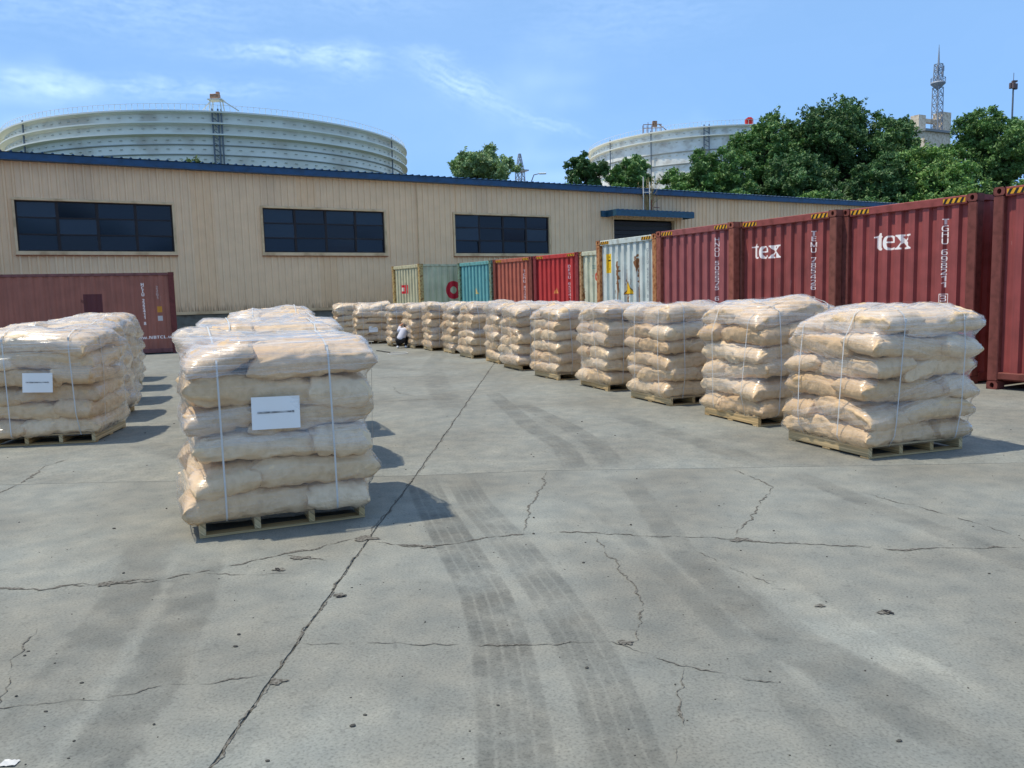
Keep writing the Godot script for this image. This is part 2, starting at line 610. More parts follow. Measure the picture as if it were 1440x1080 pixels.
func concrete_picture(w: int, h: int, o: Vector2, px: float, strokes: Array, seed_: int) -> ImageTexture:
	var dark := PackedFloat32Array()
	dark.resize(w * h)
	var f := ns(0.25, seed_, 4)
	for k in strokes:
		stroke(dark, w, h, o, px, k[0], k[1], k[2], k[3], f)
	var big := ns(px * 0.45, seed_ + 1, 5).get_image(w, h).get_data()
	var mid := ns(px * 3.2, seed_ + 2, 5).get_image(w, h).get_data()
	var fine := ns(0.22, seed_ + 3, 3).get_image(w, h).get_data()
	var spots := ns(px * 11.0, seed_ + 4, 2).get_image(w, h).get_data()
	var drag := ns(px * 1.0, seed_ + 5, 4).get_image(w, maxi(8, h / 4))
	drag.resize(w, h, Image.INTERPOLATE_CUBIC)
	var dragd := drag.get_data()
	var out := PackedByteArray()
	out.resize(w * h * 3)
	for i in w * h:
		var b := big[i] / 255.0 - 0.5
		var m := mid[i] / 255.0 - 0.5
		var c := 1.0 + b * 0.15 + m * 0.15 + (fine[i] / 255.0 - 0.5) * 0.10 + (dragd[i] / 255.0 - 0.5) * 0.12
		var sp := spots[i]
		if sp < 52:
			c *= 0.93
		elif sp > 208:
			c *= 1.04
		c *= 1.0 - dark[i]
		var warm := m * 0.03 - b * 0.03
		out[i * 3] = clampi(int(132.0 * c * (1.0 + warm)), 0, 255)
		out[i * 3 + 1] = clampi(int(132.5 * c), 0, 255)
		out[i * 3 + 2] = clampi(int(124.0 * c * (1.0 - warm)), 0, 255)
	return ImageTexture.create_from_image(Image.create_from_data(w, h, false, Image.FORMAT_RGB8, out))


func wobble(pts: Array, step: float, amp: float, f: FastNoiseLite) -> PackedVector2Array:
	var r := PackedVector2Array()
	for k in pts.size() - 1:
		var a: Vector2 = pts[k]
		var b: Vector2 = pts[k + 1]
		var n := maxi(1, int(a.distance_to(b) / step))
		var d := (b - a).normalized()
		for i in n:
			var p := a.lerp(b, float(i) / n)
			r.append(p + Vector2(-d.y, d.x) * amp * (f.get_noise_2d(p.x * 20.0, p.y * 20.0) + 0.6 * f.get_noise_2d(p.x * 90.0, p.y * 90.0)))
	r.append(pts[-1])
	return r


func slab(poly: PackedVector2Array, m: Material, o: Vector2, size: Vector2, parent: Node) -> void:
	var b := Mb.new()
	var tr := Geometry2D.triangulate_polygon(poly)
	for p in poly:
		b.v.append(at(p.x, 0, p.y))
		b.n.append(Vector3.UP)
		b.t.append((p - o) / size)
	for k in range(0, tr.size(), 3):
		var cw := (poly[tr[k + 1]] - poly[tr[k]]).cross(poly[tr[k + 2]] - poly[tr[k]]) > 0
		b.ix.append_array(PackedInt32Array([tr[k], tr[k + 2], tr[k + 1]] if cw else [tr[k], tr[k + 1], tr[k + 2]]))
	for k in poly.size():
		var p := poly[k]
		var q := poly[(k + 1) % poly.size()]
		if p.distance_to(q) < 2.0:
			b.quad(at(p.x, -0.05, p.y), at(q.x, -0.05, q.y), at(q.x, 0, q.y), at(p.x, 0, p.y), (p - o) / size, (q - o) / size, (q - o) / size, (p - o) / size)
	part("concrete_slab", b.mesh(), m, parent)


func crack(pts: Array, width: float, f: FastNoiseLite, parent: Node, called := "pavement_crack") -> void:
	var c := wobble(pts, 0.012, 0.035, f)
	var P := PackedVector3Array()
	for i in c.size():
		var d := (c[mini(i + 1, c.size() - 1)] - c[maxi(i - 1, 0)]).normalized()
		var s := Vector2(-d.y, d.x)
		var e := minf(1.0, minf(i, c.size() - 1 - i) / 12.0)
		var p := c[i]
		var l := width * 0.8 * e * clampf(0.34 + 1.7 * f.get_noise_2d(p.x * 38.0 + 7.0, p.y * 38.0), 0.0, 1.7)
		var r := width * 0.8 * e * clampf(0.34 + 1.7 * f.get_noise_2d(p.x * 38.0, p.y * 38.0 + 90.0), 0.0, 1.7)
		p -= s * 0.0
		P.append(at(p.x + s.x * l, 0.003, p.y + s.y * l))
		P.append(at(p.x - s.x * r, 0.003, p.y - s.y * r))
	var b := Mb.new()
	b.grid(P, c.size(), 2, false, false)
	if b.n[0].y < 0:
		b = Mb.new()
		b.grid(P, c.size(), 2, false, true)
	part(called, b.mesh(), M.dirt, parent)


func build_ground() -> void:
	var dirt_tex := noise_tex(256, ns(0.05, 51, 4), [Color(0.6, 0.58, 0.55), Color.WHITE], [0.2, 0.8])
	M.dirt = tri(mat(Color(0.50, 0.49, 0.46), 1.0), dirt_tex, 0.3, null, 1.0, true)
	var v2 := func(a: Array) -> Array:
		var r := []
		for k in range(0, a.size(), 2):
			r.append(Vector2(a[k], a[k + 1]))
		return r
	var near_strokes := [
		[v2.call([-0.83, 6.9, -0.62, 5.9, -0.38, 4.9, -0.17, 4.06, -0.08, 3.45, -0.03, 2.8, 0.0, 2.1]), 0.27, 0.17, true],
		[v2.call([-0.50, 6.9, -0.28, 5.8, -0.03, 4.91, 0.17, 4.04, 0.27, 3.5, 0.33, 3.0, 0.37, 2.1]), 0.25, 0.12, true],
		[v2.call([-2.45, 5.3, -2.08, 4.2, -1.9, 3.3, -1.72, 2.2]), 0.34, 0.12, false],
		[v2.call([-2.0, 5.0, -1.66, 3.9, -1.52, 3.15, -1.4, 2.1]), 0.30, 0.13, false],
		[v2.call([0.94, 6.6, 0.98, 4.6, 1.16, 3.4, 1.36, 2.77, 1.6, 2.2]), 0.22, 0.10, false],
		[v2.call([0.55, 6.0, 0.86, 4.1, 1.0, 3.2, 1.1, 2.3]), 0.16, 0.07, false],
		[v2.call([2.3, 6.8, 2.6, 5.2, 2.85, 4.0]), 0.24, 0.10, false],
		[v2.call([1.25, 4.6, 1.42, 3.6, 1.75, 2.6]), 0.30, -0.09, false],
		[v2.call([-0.6, 3.2, -0.5, 2.4]), 0.5, -0.06, false],
		[v2.call([1.05, 3.6, 1.3, 3.1, 1.5, 2.6]), 0.35, 0.13, false],
	]
	var far_strokes := [
		[v2.call([-0.35, 13.0, 0.2, 9.4, 0.5, 8.1, 0.56, 6.9]), 0.24, 0.14, true],
		[v2.call([0.1, 11.5, 0.65, 9.3, 0.86, 8.1, 0.9, 6.9]), 0.24, 0.12, true],
		[v2.call([-4.3, 9.0, -3.4, 8.2, -2.6, 7.6]), 0.4, 0.08, false],
		[v2.call([-2.0, 25.0, -1.8, 18.0, -0.8, 11.0]), 0.5, 0.07, false],
		[v2.call([1.3, 10.2, 1.8, 8.5, 2.2, 7.0]), 0.35, 0.10, false],
		[v2.call([-4.6, 22.0, -3.2, 18.5, -1.6, 17.0]), 0.5, 0.09, false],
	]
	var no := Vector2(-5.0, 1.8)
	var fo := Vector2(-20.0, 6.4)
	var near_tex := concrete_picture(2048, 1088, no, 10.0 / 2048.0, near_strokes, 61)
	var far_tex := concrete_picture(1280, 1600, fo, 0.025, far_strokes, 81)
	var grit := noise_tex(512, ns(0.11, 52, 4), [Color(0.80, 0.80, 0.80), Color(0.96, 0.96, 0.96), Color(1, 1, 1)], [0.10, 0.4, 0.85])
	var gritn := normal_tex(512, ns(0.09, 53, 4), 3.0)
	var ms: Array[StandardMaterial3D] = []
	for k in 2:
		var m := mat(Color(1, 1, 1), 0.88)
		m.albedo_texture = [near_tex, far_tex][k]
		m.detail_enabled = true
		m.detail_blend_mode = BaseMaterial3D.BLEND_MODE_MUL
		m.detail_uv_layer = BaseMaterial3D.DETAIL_UV_2
		m.detail_albedo = grit
		m.uv2_triplanar = true
		m.uv2_world_triplanar = true
		m.uv2_scale = Vector3.ONE / [0.9, 1.7][k]
		ms.append(m)
	var b := Mb.new()
	b.quad(at(-1500, -0.006, -1500), at(1500, -0.006, -1500), at(1500, -0.006, 1500), at(-1500, -0.006, 1500))
	structure("ground", b.mesh(), tri(mat(Color(0.47, 0.465, 0.44), 1.0), dirt_tex, 0.3, null, 1.0, true), "dark grit under the slabs, reaching to the horizon")
	var yard := Node3D.new()
	yard.name = "concrete_yard"
	add_child(yard)
	yard.set_meta("kind", "structure")
	yard.set_meta("label", "grey concrete yard of slabs with joints, cracks and tyre marks")
	var f := ns(0.05, 54, 3)
	var j1 := wobble([Vector2(-1.07, -8.0), Vector2(-1.03, 2.53), Vector2(-0.96, 5.03), Vector2(-0.86, 6.9)], 0.04, 0.012, f)
	var j1b := wobble([Vector2(-0.86, 6.9), Vector2(-0.73, 10.09), Vector2(-0.43, 17.81), Vector2(0.2, 30.0), Vector2(1.6, 70.0)], 0.06, 0.014, f)
	var j2l := wobble([Vector2(-40, 7.3), Vector2(-8.0, 7.0), Vector2(-4.5, 6.97), Vector2(-0.86, 6.9)], 0.05, 0.010, f)
	var j2r := wobble([Vector2(-0.86, 6.9), Vector2(0.3, 6.96), Vector2(1.9, 6.87), Vector2(4.1, 6.78), Vector2(9.0, 6.6), Vector2(40, 5.6)], 0.05, 0.010, f)
	var shift := func(a: PackedVector2Array, d: Vector2) -> PackedVector2Array:
		var r := PackedVector2Array()
		for p in a:
			r.append(p + d)
		return r
	var rev := func(a: PackedVector2Array) -> PackedVector2Array:
		var r := a.duplicate()
		r.reverse()
		return r
	var g := 0.0065
	var ns_ := Vector2(10.0, 2048.0 * 0.0 + 1088.0 * 10.0 / 2048.0)
	var fs := Vector2(32.0, 40.0)
	var p1: PackedVector2Array = shift.call(j1, Vector2(-g, -g))
	p1.append_array((rev.call(shift.call(j2l, Vector2(-g, -g * 0.6))) as PackedVector2Array).slice(1))
	p1.append(Vector2(-40, -8))
	slab(p1, ms[0], no, ns_, yard)
	var p2: PackedVector2Array = shift.call(j1, Vector2(g, -g))
	p2.append_array((shift.call(j2r, Vector2(g, -g * 0.6)) as PackedVector2Array).slice(1))
	p2.append(Vector2(40, -8))
	slab(p2, ms[0], no, ns_, yard)
	var p3: PackedVector2Array = shift.call(j1b, Vector2(-g, g))
	p3.append(Vector2(-40, 70))
	p3.append_array((shift.call(j2l, Vector2(-g, g * 0.6)) as PackedVector2Array).slice(0, -1))
	slab(p3, ms[1], fo, fs, yard)
	var p4: PackedVector2Array = shift.call(j1b, Vector2(g, g))
	p4.append(Vector2(40, 70))
	p4.append_array((rev.call(shift.call(j2r, Vector2(g, g * 0.6))) as PackedVector2Array).slice(0, -1))
	slab(p4, ms[1], fo, fs, yard)
	var fc := ns(0.11, 55, 4)
	for k in [
		[[-3.4, 4.25, -2.86, 4.3, -2.62, 4.27, -2.43, 4.36, -2.15, 4.33, -1.96, 4.42, -1.83, 4.5, -1.63, 4.64, -1.42, 4.78, -1.04, 5.08], 0.022],
		[[-2.5, 4.33, -2.2, 4.35, -2.0, 4.43], 0.03],
		[[-1.41, 4.75, -1.26, 4.69, -1.11, 4.66], 0.026],
		[[-0.93, 5.0, -0.67, 4.87, -0.43, 4.91, -0.03, 5.07, 0.44, 5.08, 0.8, 4.97, 1.35, 4.84, 1.77, 4.72, 2.26, 4.57, 2.97, 4.56], 0.016],
		[[-0.8, 4.93, -0.6, 4.89, -0.45, 4.9], 0.028],
		[[-1.05, 1.0, -1.03, 2.53, -0.99, 4.0, -0.96, 5.03, -0.86, 6.9], 0.008],
		[[-0.86, 6.9, -0.73, 10.09, -0.43, 17.81], 0.012],
		[[0.29, 6.93, 0.22, 6.3, 0.11, 5.79, 0.05, 5.06], 0.013],
		[[0.2, 6.28, 0.45, 6.3, 0.62, 6.3], 0.008],
		[[1.9, 6.82, 2.02, 6.15, 1.74, 5.62, 1.38, 4.9], 0.010],
		[[0.5, 5.02, 0.55, 4.61, 0.59, 4.25, 0.63, 3.94, 0.58, 3.63, 0.49, 3.37], 0.009],
		[[-0.98, 3.49, -0.41, 3.45, -0.13, 3.41, 0.05, 3.42, 0.4, 3.4, 0.48, 3.35, 0.68, 3.18, 0.82, 3.08, 1.03, 3.0], 0.009],
		[[0.67, 3.16, 0.59, 2.92, 0.59, 2.71, 0.49, 2.47], 0.006],
		[[-2.4, 2.95, -2.02, 2.97, -1.86, 3.01, -1.67, 3.03, -1.45, 3.1, -1.25, 3.13, -1.01, 3.21], 0.006],
		[[-2.37, 3.9, -2.22, 3.38, -2.04, 3.0, -1.95, 2.7], 0.006],
		[[-4.3, 6.5, -4.42, 7.2, -4.59, 7.71, -4.57, 8.12], 0.02],
		[[-1.85, 4.5, -1.5, 4.42, -1.2, 4.45], 0.006],
		[[1.05, 4.7, 1.2, 4.3, 1.35, 4.0], 0.007],
		[[-4.0, 16.0, -3.2, 15.6, -2.3, 15.8, -0.5, 15.7], 0.02],
		[[-2.4, 12.0, -1.4, 12.2, -0.6, 12.1], 0.016],
		[[-2.1, 14.2, -1.9, 13.2, -1.5, 12.6], 0.014],
		[[2.6, 5.9, 3.0, 5.0, 3.1, 4.4], 0.006],
	]:
		crack(v2.call(k[0]), k[1], fc, yard)
	# spalled patches where the joint and the cracks meet
	for q in [[-0.97, 5.06, 0.07], [-1.30, 4.70, 0.045], [-0.55, 4.86, 0.04], [-2.28, 4.34, 0.05], [1.38, 4.83, 0.05], [-0.93, 4.07, 0.035], [-1.37, 4.5, 0.03], [1.73, 3.66, 0.03], [-0.99, 3.12, 0.035], [1.47, 3.76, 0.025], [0.47, 3.4, 0.03]]:
		var mb := Mb.new()
		var n := 22
		var P := PackedVector3Array()
		for r in [1.0, 0.55, 0.0]:
			for j in n:
				var a := TAU * j / n
				var rr: float = q[2] * r * (0.7 + 0.8 * fc.get_noise_2d(cos(a) * 9.0 + q[0] * 40.0, sin(a) * 9.0 + q[1] * 30.0))
				P.append(at(q[0] + cos(a) * rr * 1.5, 0.004 + (0.003 * absf(fc.get_noise_2d(a * 20.0, r * 30.0)) if r > 0.2 else 0.0), q[1] + sin(a) * rr))
		mb.grid(P, 3, n, true, true)
		if mb.n[n].y < 0:
			mb = Mb.new()
			mb.grid(P, 3, n, true, false)
		part("spalled_patch", mb.mesh(), M.dirt, yard)


func ss(a: float, b: float, x: float) -> float:
	return smoothstep(a, b, x)


func behind(x: float, z: float) -> float:
	# metres behind the warehouse's front wall
	return -((x + 13.626) * 0.51298 - (z - 33.0) * 0.8584)


func hill_height(x: float, z: float) -> float:
	var d := behind(x, z)
	return 12.0 * ss(18.0, 60.0, d) + 16.0 * ss(0.0, 80.0, x) * ss(20.0, 100.0, d) - 0.5 * (1.0 - ss(14.0, 24.0, d))


func build_hill() -> void:
	var P := PackedVector3Array()
	var nx := 64
	var nz := 60
	var f := ns(0.03, 91, 3)
	for i in nz:
		for j in nx:
			var x := -260.0 + 600.0 * j / (nx - 1)
			var z := 20.0 + 420.0 * i / (nz - 1)
			var h := hill_height(x, z)
			P.append(at(x, h + 0.8 * f.get_noise_2d(x, z) * ss(0.5, 4.0, h), z))
	var b := Mb.new()
	b.grid(P, nz, nx, false, true)
	if b.n[0].y < 0:
		b = Mb.new()
		b.grid(P, nz, nx)
	structure("hill", b.mesh(), M.earth, "green hillside rising behind the warehouse")


# ------------------------------------------------------------------ warehouse
func ribbed(x0: float, x1: float, y0: float, y1: float, pitch: float, depth: float) -> ArrayMesh:
	# trapezoid sheet facing +z; ribs stand proud by depth
	var xs := PackedFloat32Array()
	var zs := PackedFloat32Array()
	var k := floori(x0 / pitch) - 1
	var prof := [[0.0, 0.0], [0.60, 0.0], [0.70, 1.0], [0.90, 1.0], [1.0, 0.0]]
	var raw := []
	while k * pitch < x1 + pitch:
		for q in prof.slice(0, 4):
			raw.append(Vector2((k + q[0]) * pitch, q[1] * depth))
		k += 1
	for i in raw.size() - 1:
		var a: Vector2 = raw[i]
		var c: Vector2 = raw[i + 1]
		if c.x <= x0 or a.x >= x1:
			continue
		var p := a if a.x >= x0 else a.lerp(c, (x0 - a.x) / (c.x - a.x))
		var q := c if c.x <= x1 else a.lerp(c, (x1 - a.x) / (c.x - a.x))
		xs.append(p.x)
		zs.append(p.y)
		if c.x >= x1 or i == raw.size() - 2:
			xs.append(q.x)
			zs.append(q.y)
	var b := Mb.new()
	for i in xs.size() - 1:
		b.quad(Vector3(xs[i], y0, zs[i]), Vector3(xs[i + 1], y0, zs[i + 1]), Vector3(xs[i + 1], y1, zs[i + 1]), Vector3(xs[i], y1, zs[i]),
			Vector2(xs[i], -y0), Vector2(xs[i + 1], -y0), Vector2(xs[i + 1], -y1), Vector2(xs[i], -y1))
	return b.mesh()


func wall_picture() -> ImageTexture:
	# 8 m of wall by 8 m: tan paint with rain streaks and rusty grime at the foot of the sheets
	var n := 512
	var im := Image.create(n, n, false, Image.FORMAT_RGB8)
	var f := ns(0.9, 101, 3)
	var g := ns(0.02, 102, 4)
	for y in n:
		for x in n:
			var hgt := 8.0 * (1.0 - y / float(n))
			var st := f.get_noise_2d(x * 0.35, y * 0.006)
			var c := 1.0 + 0.025 * st + 0.03 * g.get_noise_2d(x, y)
			var col := Color(0.925 * c, 0.795 * c, 0.635 * c)
			var low := clampf(1.0 - (hgt - 1.25) / (0.25 + 0.8 * maxf(0.0, f.get_noise_2d(x * 0.5, 7.0))), 0.0, 1.0) * clampf(0.5 + 1.4 * f.get_noise_2d(x * 0.9, y * 0.02 + 30.0), 0.0, 1.0)
			col = col.lerp(Color(0.36, 0.28, 0.21), low * 0.6)
			im.set_pixel(x, y, col)
	return ImageTexture.create_from_image(im)


func build_warehouse() -> void:
	var wm := mat(Color(1, 1, 1), 0.6)
	wm.albedo_texture = wall_picture()
	wm.uv1_scale = Vector3(1.0 / 8.0, 1.0 / 8.0, 1)
	var wms: Array[StandardMaterial3D] = []
	for k in 4:
		var w2: StandardMaterial3D = wm.duplicate()
		w2.albedo_color = [Color(1, 1, 1), Color(0.965, 0.965, 0.97), Color(0.985, 0.97, 0.95), Color(1, 0.985, 0.965)][k]
		w2.uv1_offset = Vector3(0.27 * k, 0, 0)
		wms.append(w2)
	var h := thing("warehouse", "long tan ribbed metal warehouse with blue eaves behind the yard", "warehouse", at(-13.626, 0, 33.0), deg_to_rad(30.862))
	var S0 := -26.0
	var S1 := 58.0
	var wins := [[-5.31, 0.11], [3.70, 9.22], [12.86, 18.33]]
	var door := [22.6, 27.0]
	var x := S0
	var cuts := []
	var r := RandomNumberGenerator.new()
	r.seed = 5
	var edges := [S0, S1]
	for w in wins:
		edges.append_array(w)
	edges.append_array(door)
	var pitch := 0.29
	var s := ceilf(S0 / (pitch * 3)) * pitch * 3
	while s < S1:
		edges.append(s)
		s += pitch * 3
	edges.sort()
	for k in edges.size() - 1:
		var a: float = edges[k]
		var b: float = edges[k + 1]
		if b - a < 0.005:
			continue
		var mid := (a + b) * 0.5
		var spans := [[1.25, 7.0]]
		for w in wins:
			if mid > w[0] and mid < w[1]:
				spans = [[1.25, 3.68], [5.55, 7.0]]
		if mid > door[0] and mid < door[1]:
			spans = [[5.62, 7.0]]
		for q in spans:
			part("wall_sheet", ribbed(a, b, q[0], q[1], pitch, 0.05), wms[r.randi() % 4 if r.randf() < 0.35 else 0], h)
	# other walls, floor kept open; the inside is dark because it is closed
	var b2 := Mb.new()
	b2.box(Vector3(S0 + 0.1, 3.5, -9.1), Vector3(0.2, 7.0, 18.0))
	b2.box(Vector3(S1 - 0.1, 3.5, -9.1), Vector3(0.2, 7.0, 18.0))
	b2.box(Vector3((S0 + S1) / 2, 3.5, -18.2), Vector3(S1 - S0, 7.0, 0.2))
	part("end_wall", b2.mesh(), wm, h)
	var pl := Mb.new()
	pl.box(Vector3((S0 + 22.6) / 2, 0.56, -0.16), Vector3(22.6 - S0, 1.14, 0.28))
	pl.box(Vector3((27.0 + S1) / 2, 0.56, -0.16), Vector3(S1 - 27.0, 1.14, 0.28))
	part("concrete_plinth", pl.mesh(), M.concrete_wall, h)
	var sl := Mb.new()
	sl.box(Vector3((S0 + 22.6) / 2, 1.19, 0.0), Vector3(22.6 - S0, 0.12, 0.16))
	sl.box(Vector3((27.0 + S1) / 2, 1.19, 0.0), Vector3(S1 - 27.0, 0.12, 0.16))
	part("base_trim", sl.mesh(), M.cream, h)
	# eaves: fascia gutter and the blue roof sheets whose rib ends show above it
	var fa := Mb.new()
	fa.box(Vector3((S0 + S1) / 2, 7.08, 0.22), Vector3(S1 - S0 + 0.6, 0.25, 0.30))
	fa.box(Vector3((S0 + S1) / 2, 6.965, 0.20), Vector3(S1 - S0 + 0.6, 0.03, 0.36))
	part("eaves_gutter", fa.mesh(), M.blue, h)
	var rf := Mb.new()
	var nrib := int((S1 - S0) / 0.33)
	for k in nrib:
		var xx := S0 + 0.33 * k
		var z0 := 0.42
		var y0 := 7.225
		var z1 := -9.0
		var y1 := 7.225 + 0.55
		rf.quad(Vector3(xx, y0, z0), Vector3(xx + 0.22, y0, z0), Vector3(xx + 0.22, y1, z1), Vector3(xx, y1, z1))
		rf.quad(Vector3(xx + 0.22, y0, z0), Vector3(xx + 0.25, y0 + 0.045, z0), Vector3(xx + 0.25, y1 + 0.045, z1), Vector3(xx + 0.22, y1, z1))
		rf.quad(Vector3(xx + 0.25, y0 + 0.045, z0), Vector3(xx + 0.30, y0 + 0.045, z0), Vector3(xx + 0.30, y1 + 0.045, z1), Vector3(xx + 0.25, y1 + 0.045, z1))
		rf.quad(Vector3(xx + 0.30, y0 + 0.045, z0), Vector3(xx + 0.33, y0, z0), Vector3(xx + 0.33, y1, z1), Vector3(xx + 0.30, y1 + 0.045, z1))
		rf.quad(Vector3(xx + 0.22, y0 - 0.002, z0), Vector3(xx + 0.33, y0 - 0.002, z0), Vector3(xx + 0.30, y0 + 0.045, z0), Vector3(xx + 0.25, y0 + 0.045, z0))
	rf.quad(Vector3(S0, 7.78, -9.0), Vector3(S1, 7.78, -9.0), Vector3(S1, 7.1, -18.6), Vector3(S0, 7.1, -18.6))
	part("roof", rf.mesh(), M.blue, h)
	# windows: cream surround, dark sashes, four by three panes
	for wi in 3:
		var a: float = wins[wi][0]
		var b: float = wins[wi][1]
		var y0 := 3.68
		var y1 := 5.55
		var wn := Mb.new()
		var t := 0.09
		wn.bevel_box(Vector3((a + b) / 2, y1 + t / 2, 0.02), Vector3(b - a + 2 * t, t, 0.14), 0.008)
		wn.bevel_box(Vector3((a + b) / 2, y0 - t * 0.8, 0.03), Vector3(b - a + 2 * t, t * 1.6, 0.18), 0.008)
		wn.bevel_box(Vector3(a - t / 2, (y0 + y1) / 2, 0.02), Vector3(t, y1 - y0 - 0.004, 0.14), 0.008)
		wn.bevel_box(Vector3(b + t / 2, (y0 + y1) / 2, 0.02), Vector3(t, y1 - y0 - 0.004, 0.14), 0.008)
		var win := part("window", wn.mesh(), M.cream, h)
		var stain := Mb.new()
		stain.box(Vector3((a + b) / 2, y0 - 0.155, 0.06), Vector3(b - a + 0.2, 0.03, 0.14))
		part("rusted_drip_edge", stain.mesh(), M.rusty, win)
		var sash := Mb.new()
		for c in 5:
			var xx := a + (b - a) * c / 4.0
			sash.box(Vector3(clampf(xx, a + 0.03, b - 0.03), (y0 + y1) / 2, -0.05), Vector3(0.06 if c % 4 == 0 else 0.10, y1 - y0, 0.06))
		for rr in 4:
			var yy := y0 + (y1 - y0) * rr / 3.0
			sash.box(Vector3((a + b) / 2, clampf(yy, y0 + 0.025, y1 - 0.025), -0.047), Vector3(b - a, 0.05, 0.05))
		part("sash", sash.mesh(), M.frame, win)
		for c in 4:
			for rr in 3:
				var pm := Mb.new()
				var w_ := (b - a) / 4.0 - 0.08
				var h_ := (y1 - y0) / 3.0 - 0.04
				pm.box(Vector3.ZERO, Vector3(w_, h_, 0.006))
				var o := part("pane", pm.mesh(), M["pane%d" % r.randi_range(0, 3)], win)
				o.position = Vector3(a + (b - a) * (c + 0.5) / 4.0, y0 + (y1 - y0) * (rr + 0.5) / 3.0, -0.05)
				o.rotation = Vector3(r.randf_range(-0.05, 0.05), r.randf_range(-0.05, 0.05), 0)
	# a strip of lighter papered panes seen in the middle window
	# roller door under its canopy
	var dn := Node3D.new()
	dn.name = "roller_door"
	h.add_child(dn, true)
	var slat := Mb.new()
	slat.box(Vector3(0, 0, 0), Vector3(4.4, 0.20, 0.03))
	slat.box(Vector3(0, -0.115, -0.012), Vector3(4.4, 0.03, 0.03))
	var sm := slat.mesh()
	for k in 22:
		var o := part("slat", sm, M.slat, dn)
		o.position = Vector3(24.8, 0.14 + 0.25 * k, -0.22)
	var jm := Mb.new()
	jm.box(Vector3(22.55, 2.8, -0.12), Vector3(0.12, 5.6, 0.30))
	jm.box(Vector3(27.05, 2.8, -0.12), Vector3(0.12, 5.6, 0.30))
	jm.box(Vector3(24.8, 5.63, -0.12), Vector3(4.62, 0.1, 0.30))
	part("door_frame", jm.mesh(), M.cream, h)
	var cn := Mb.new()
	cn.box(Vector3(24.79, 5.82, 0.99), Vector3(5.6, 0.34, 0.05))
	cn.box(Vector3(22.015, 5.82, 0.53), Vector3(0.05, 0.34, 0.86))
	cn.box(Vector3(27.565, 5.82, 0.53), Vector3(0.05, 0.34, 0.86))
	cn.box(Vector3(21.83, 5.82, 0.12), Vector3(0.3, 0.32, 0.12))
	var cp := part("door_canopy", cn.mesh(), M.canopy_blue, h)
	var ct := Mb.new()
	for k in 18:
		ct.box(Vector3(22.15 + 0.31 * k, 5.985, 0.52), Vector3(0.10, 0.05, 1.0))
	ct.box(Vector3(24.79, 5.93, 0.52), Vector3(5.48, 0.03, 0.9))
	part("canopy_sheet", ct.mesh(), M.blue, cp)
	# downpipes and cable along the wall
	var dp := Mb.new()
	for q in [[10.9, 1.3, 6.9], [30.4, 1.3, 6.9], [-8.0, 1.3, 6.9]]:
		dp.tube(PackedVector3Array([Vector3(q[0], q[1], 0.07), Vector3(q[0], q[2], 0.07)]), PackedFloat32Array([0.02, 0.02]), 8)
	part("conduit", dp.mesh(), M.cream, h)
	# pipes and a dry weed on the canopy
	var base := Vector3(24.75, 6.0, 0.5)
	var xf := Transform3D(Basis(Vector3.UP, deg_to_rad(30.862)), at(-13.626, 0, 33.0))
	var vp := thing("vent_pipes", "pale vent pipes with a crossbar standing on the blue door canopy", "pipe", xf * base, deg_to_rad(30.862))
	for q in [[-0.45, 1.85], [0.0, 1.6], [0.52, 1.5]]:
		var pm := Mb.new()
		pm.tube(PackedVector3Array([Vector3(q[0], -0.02, 0), Vector3(q[0], q[1], 0)]), PackedFloat32Array([0.028, 0.028] if q[0] < 0.4 else [0.015, 0.015]), 8)
		part("pipe", pm.mesh(), M.pipe_white if q[0] < 0.4 else M.steel, vp)
	var cb := Mb.new()
	cb.bar(Vector3(-0.5, 1.0, 0.03), Vector3(0.08, 1.05, 0.03), 0.035)
	part("crossbar", cb.mesh(), M.pipe_white, vp)
	var rp := Mb.new()
	rp.tube(PackedVector3Array([Vector3(0.05, -0.02, 0.1), Vector3(0.05, 0.62, 0.1)]), PackedFloat32Array([0.022, 0.022]), 6)
	rp.bar(Vector3(0.2, 0.22, 0.1), Vector3(0.62, 0.2, 0.1), 0.03)
	part("red_stub", rp.mesh(), mat(Color(0.45, 0.12, 0.10), 0.8), vp)
	var wd := thing("dry_weed", "straw-coloured dry weed growing on the door canopy among the vent pipes", "weed", xf * (base + Vector3(0.1, 0.0, -0.2)), deg_to_rad(30.862))
	var st2 := Mb.new()
	for k in 26:
		var p0 := Vector3(r.randf_range(-0.12, 0.12), -0.02, r.randf_range(-0.05, 0.05))
		var top := Vector3(p0.x + r.randf_range(-0.75, 0.75), r.randf_range(0.5, 1.9), r.randf_range(-0.3, 0.3))
		var mid := p0.lerp(top, 0.55) + Vector3(-0.15 * (top.x - p0.x), 0.1, 0)
		st2.tube(PackedVector3Array([p0, mid, top]), PackedFloat32Array([0.022, 0.016, 0.008]), 4)
		for e in 4:
			var q := mid.lerp(top, r.randf())
			st2.tube(PackedVector3Array([q, q + Vector3(r.randf_range(-0.2, 0.2), r.randf_range(-0.05, 0.2), r.randf_range(-0.1, 0.1))]), PackedFloat32Array([0.013, 0.008]), 3)
	part("stem", st2.mesh(), M.dry, wd)


# ------------------------------------------------------------------ storage tanks
func ring(b: Mb, R: float, prof: Array, seg: int) -> void:
	# closed profile of (extra radius, height) swept round the tank
	var P := PackedVector3Array()
	var n := prof.size()
	for i in n + 1:
		var q: Vector2 = prof[i % n]
		for j in seg:
			var a := TAU * j / seg
			P.append(Vector3(cos(a) * (R + q.x), q.y, sin(a) * (R + q.x)))
	# flat shading per band
	for i in n:
		var S := P.slice(i * seg, (i + 2) * seg)
		b.grid(S, 2, seg, true, false)


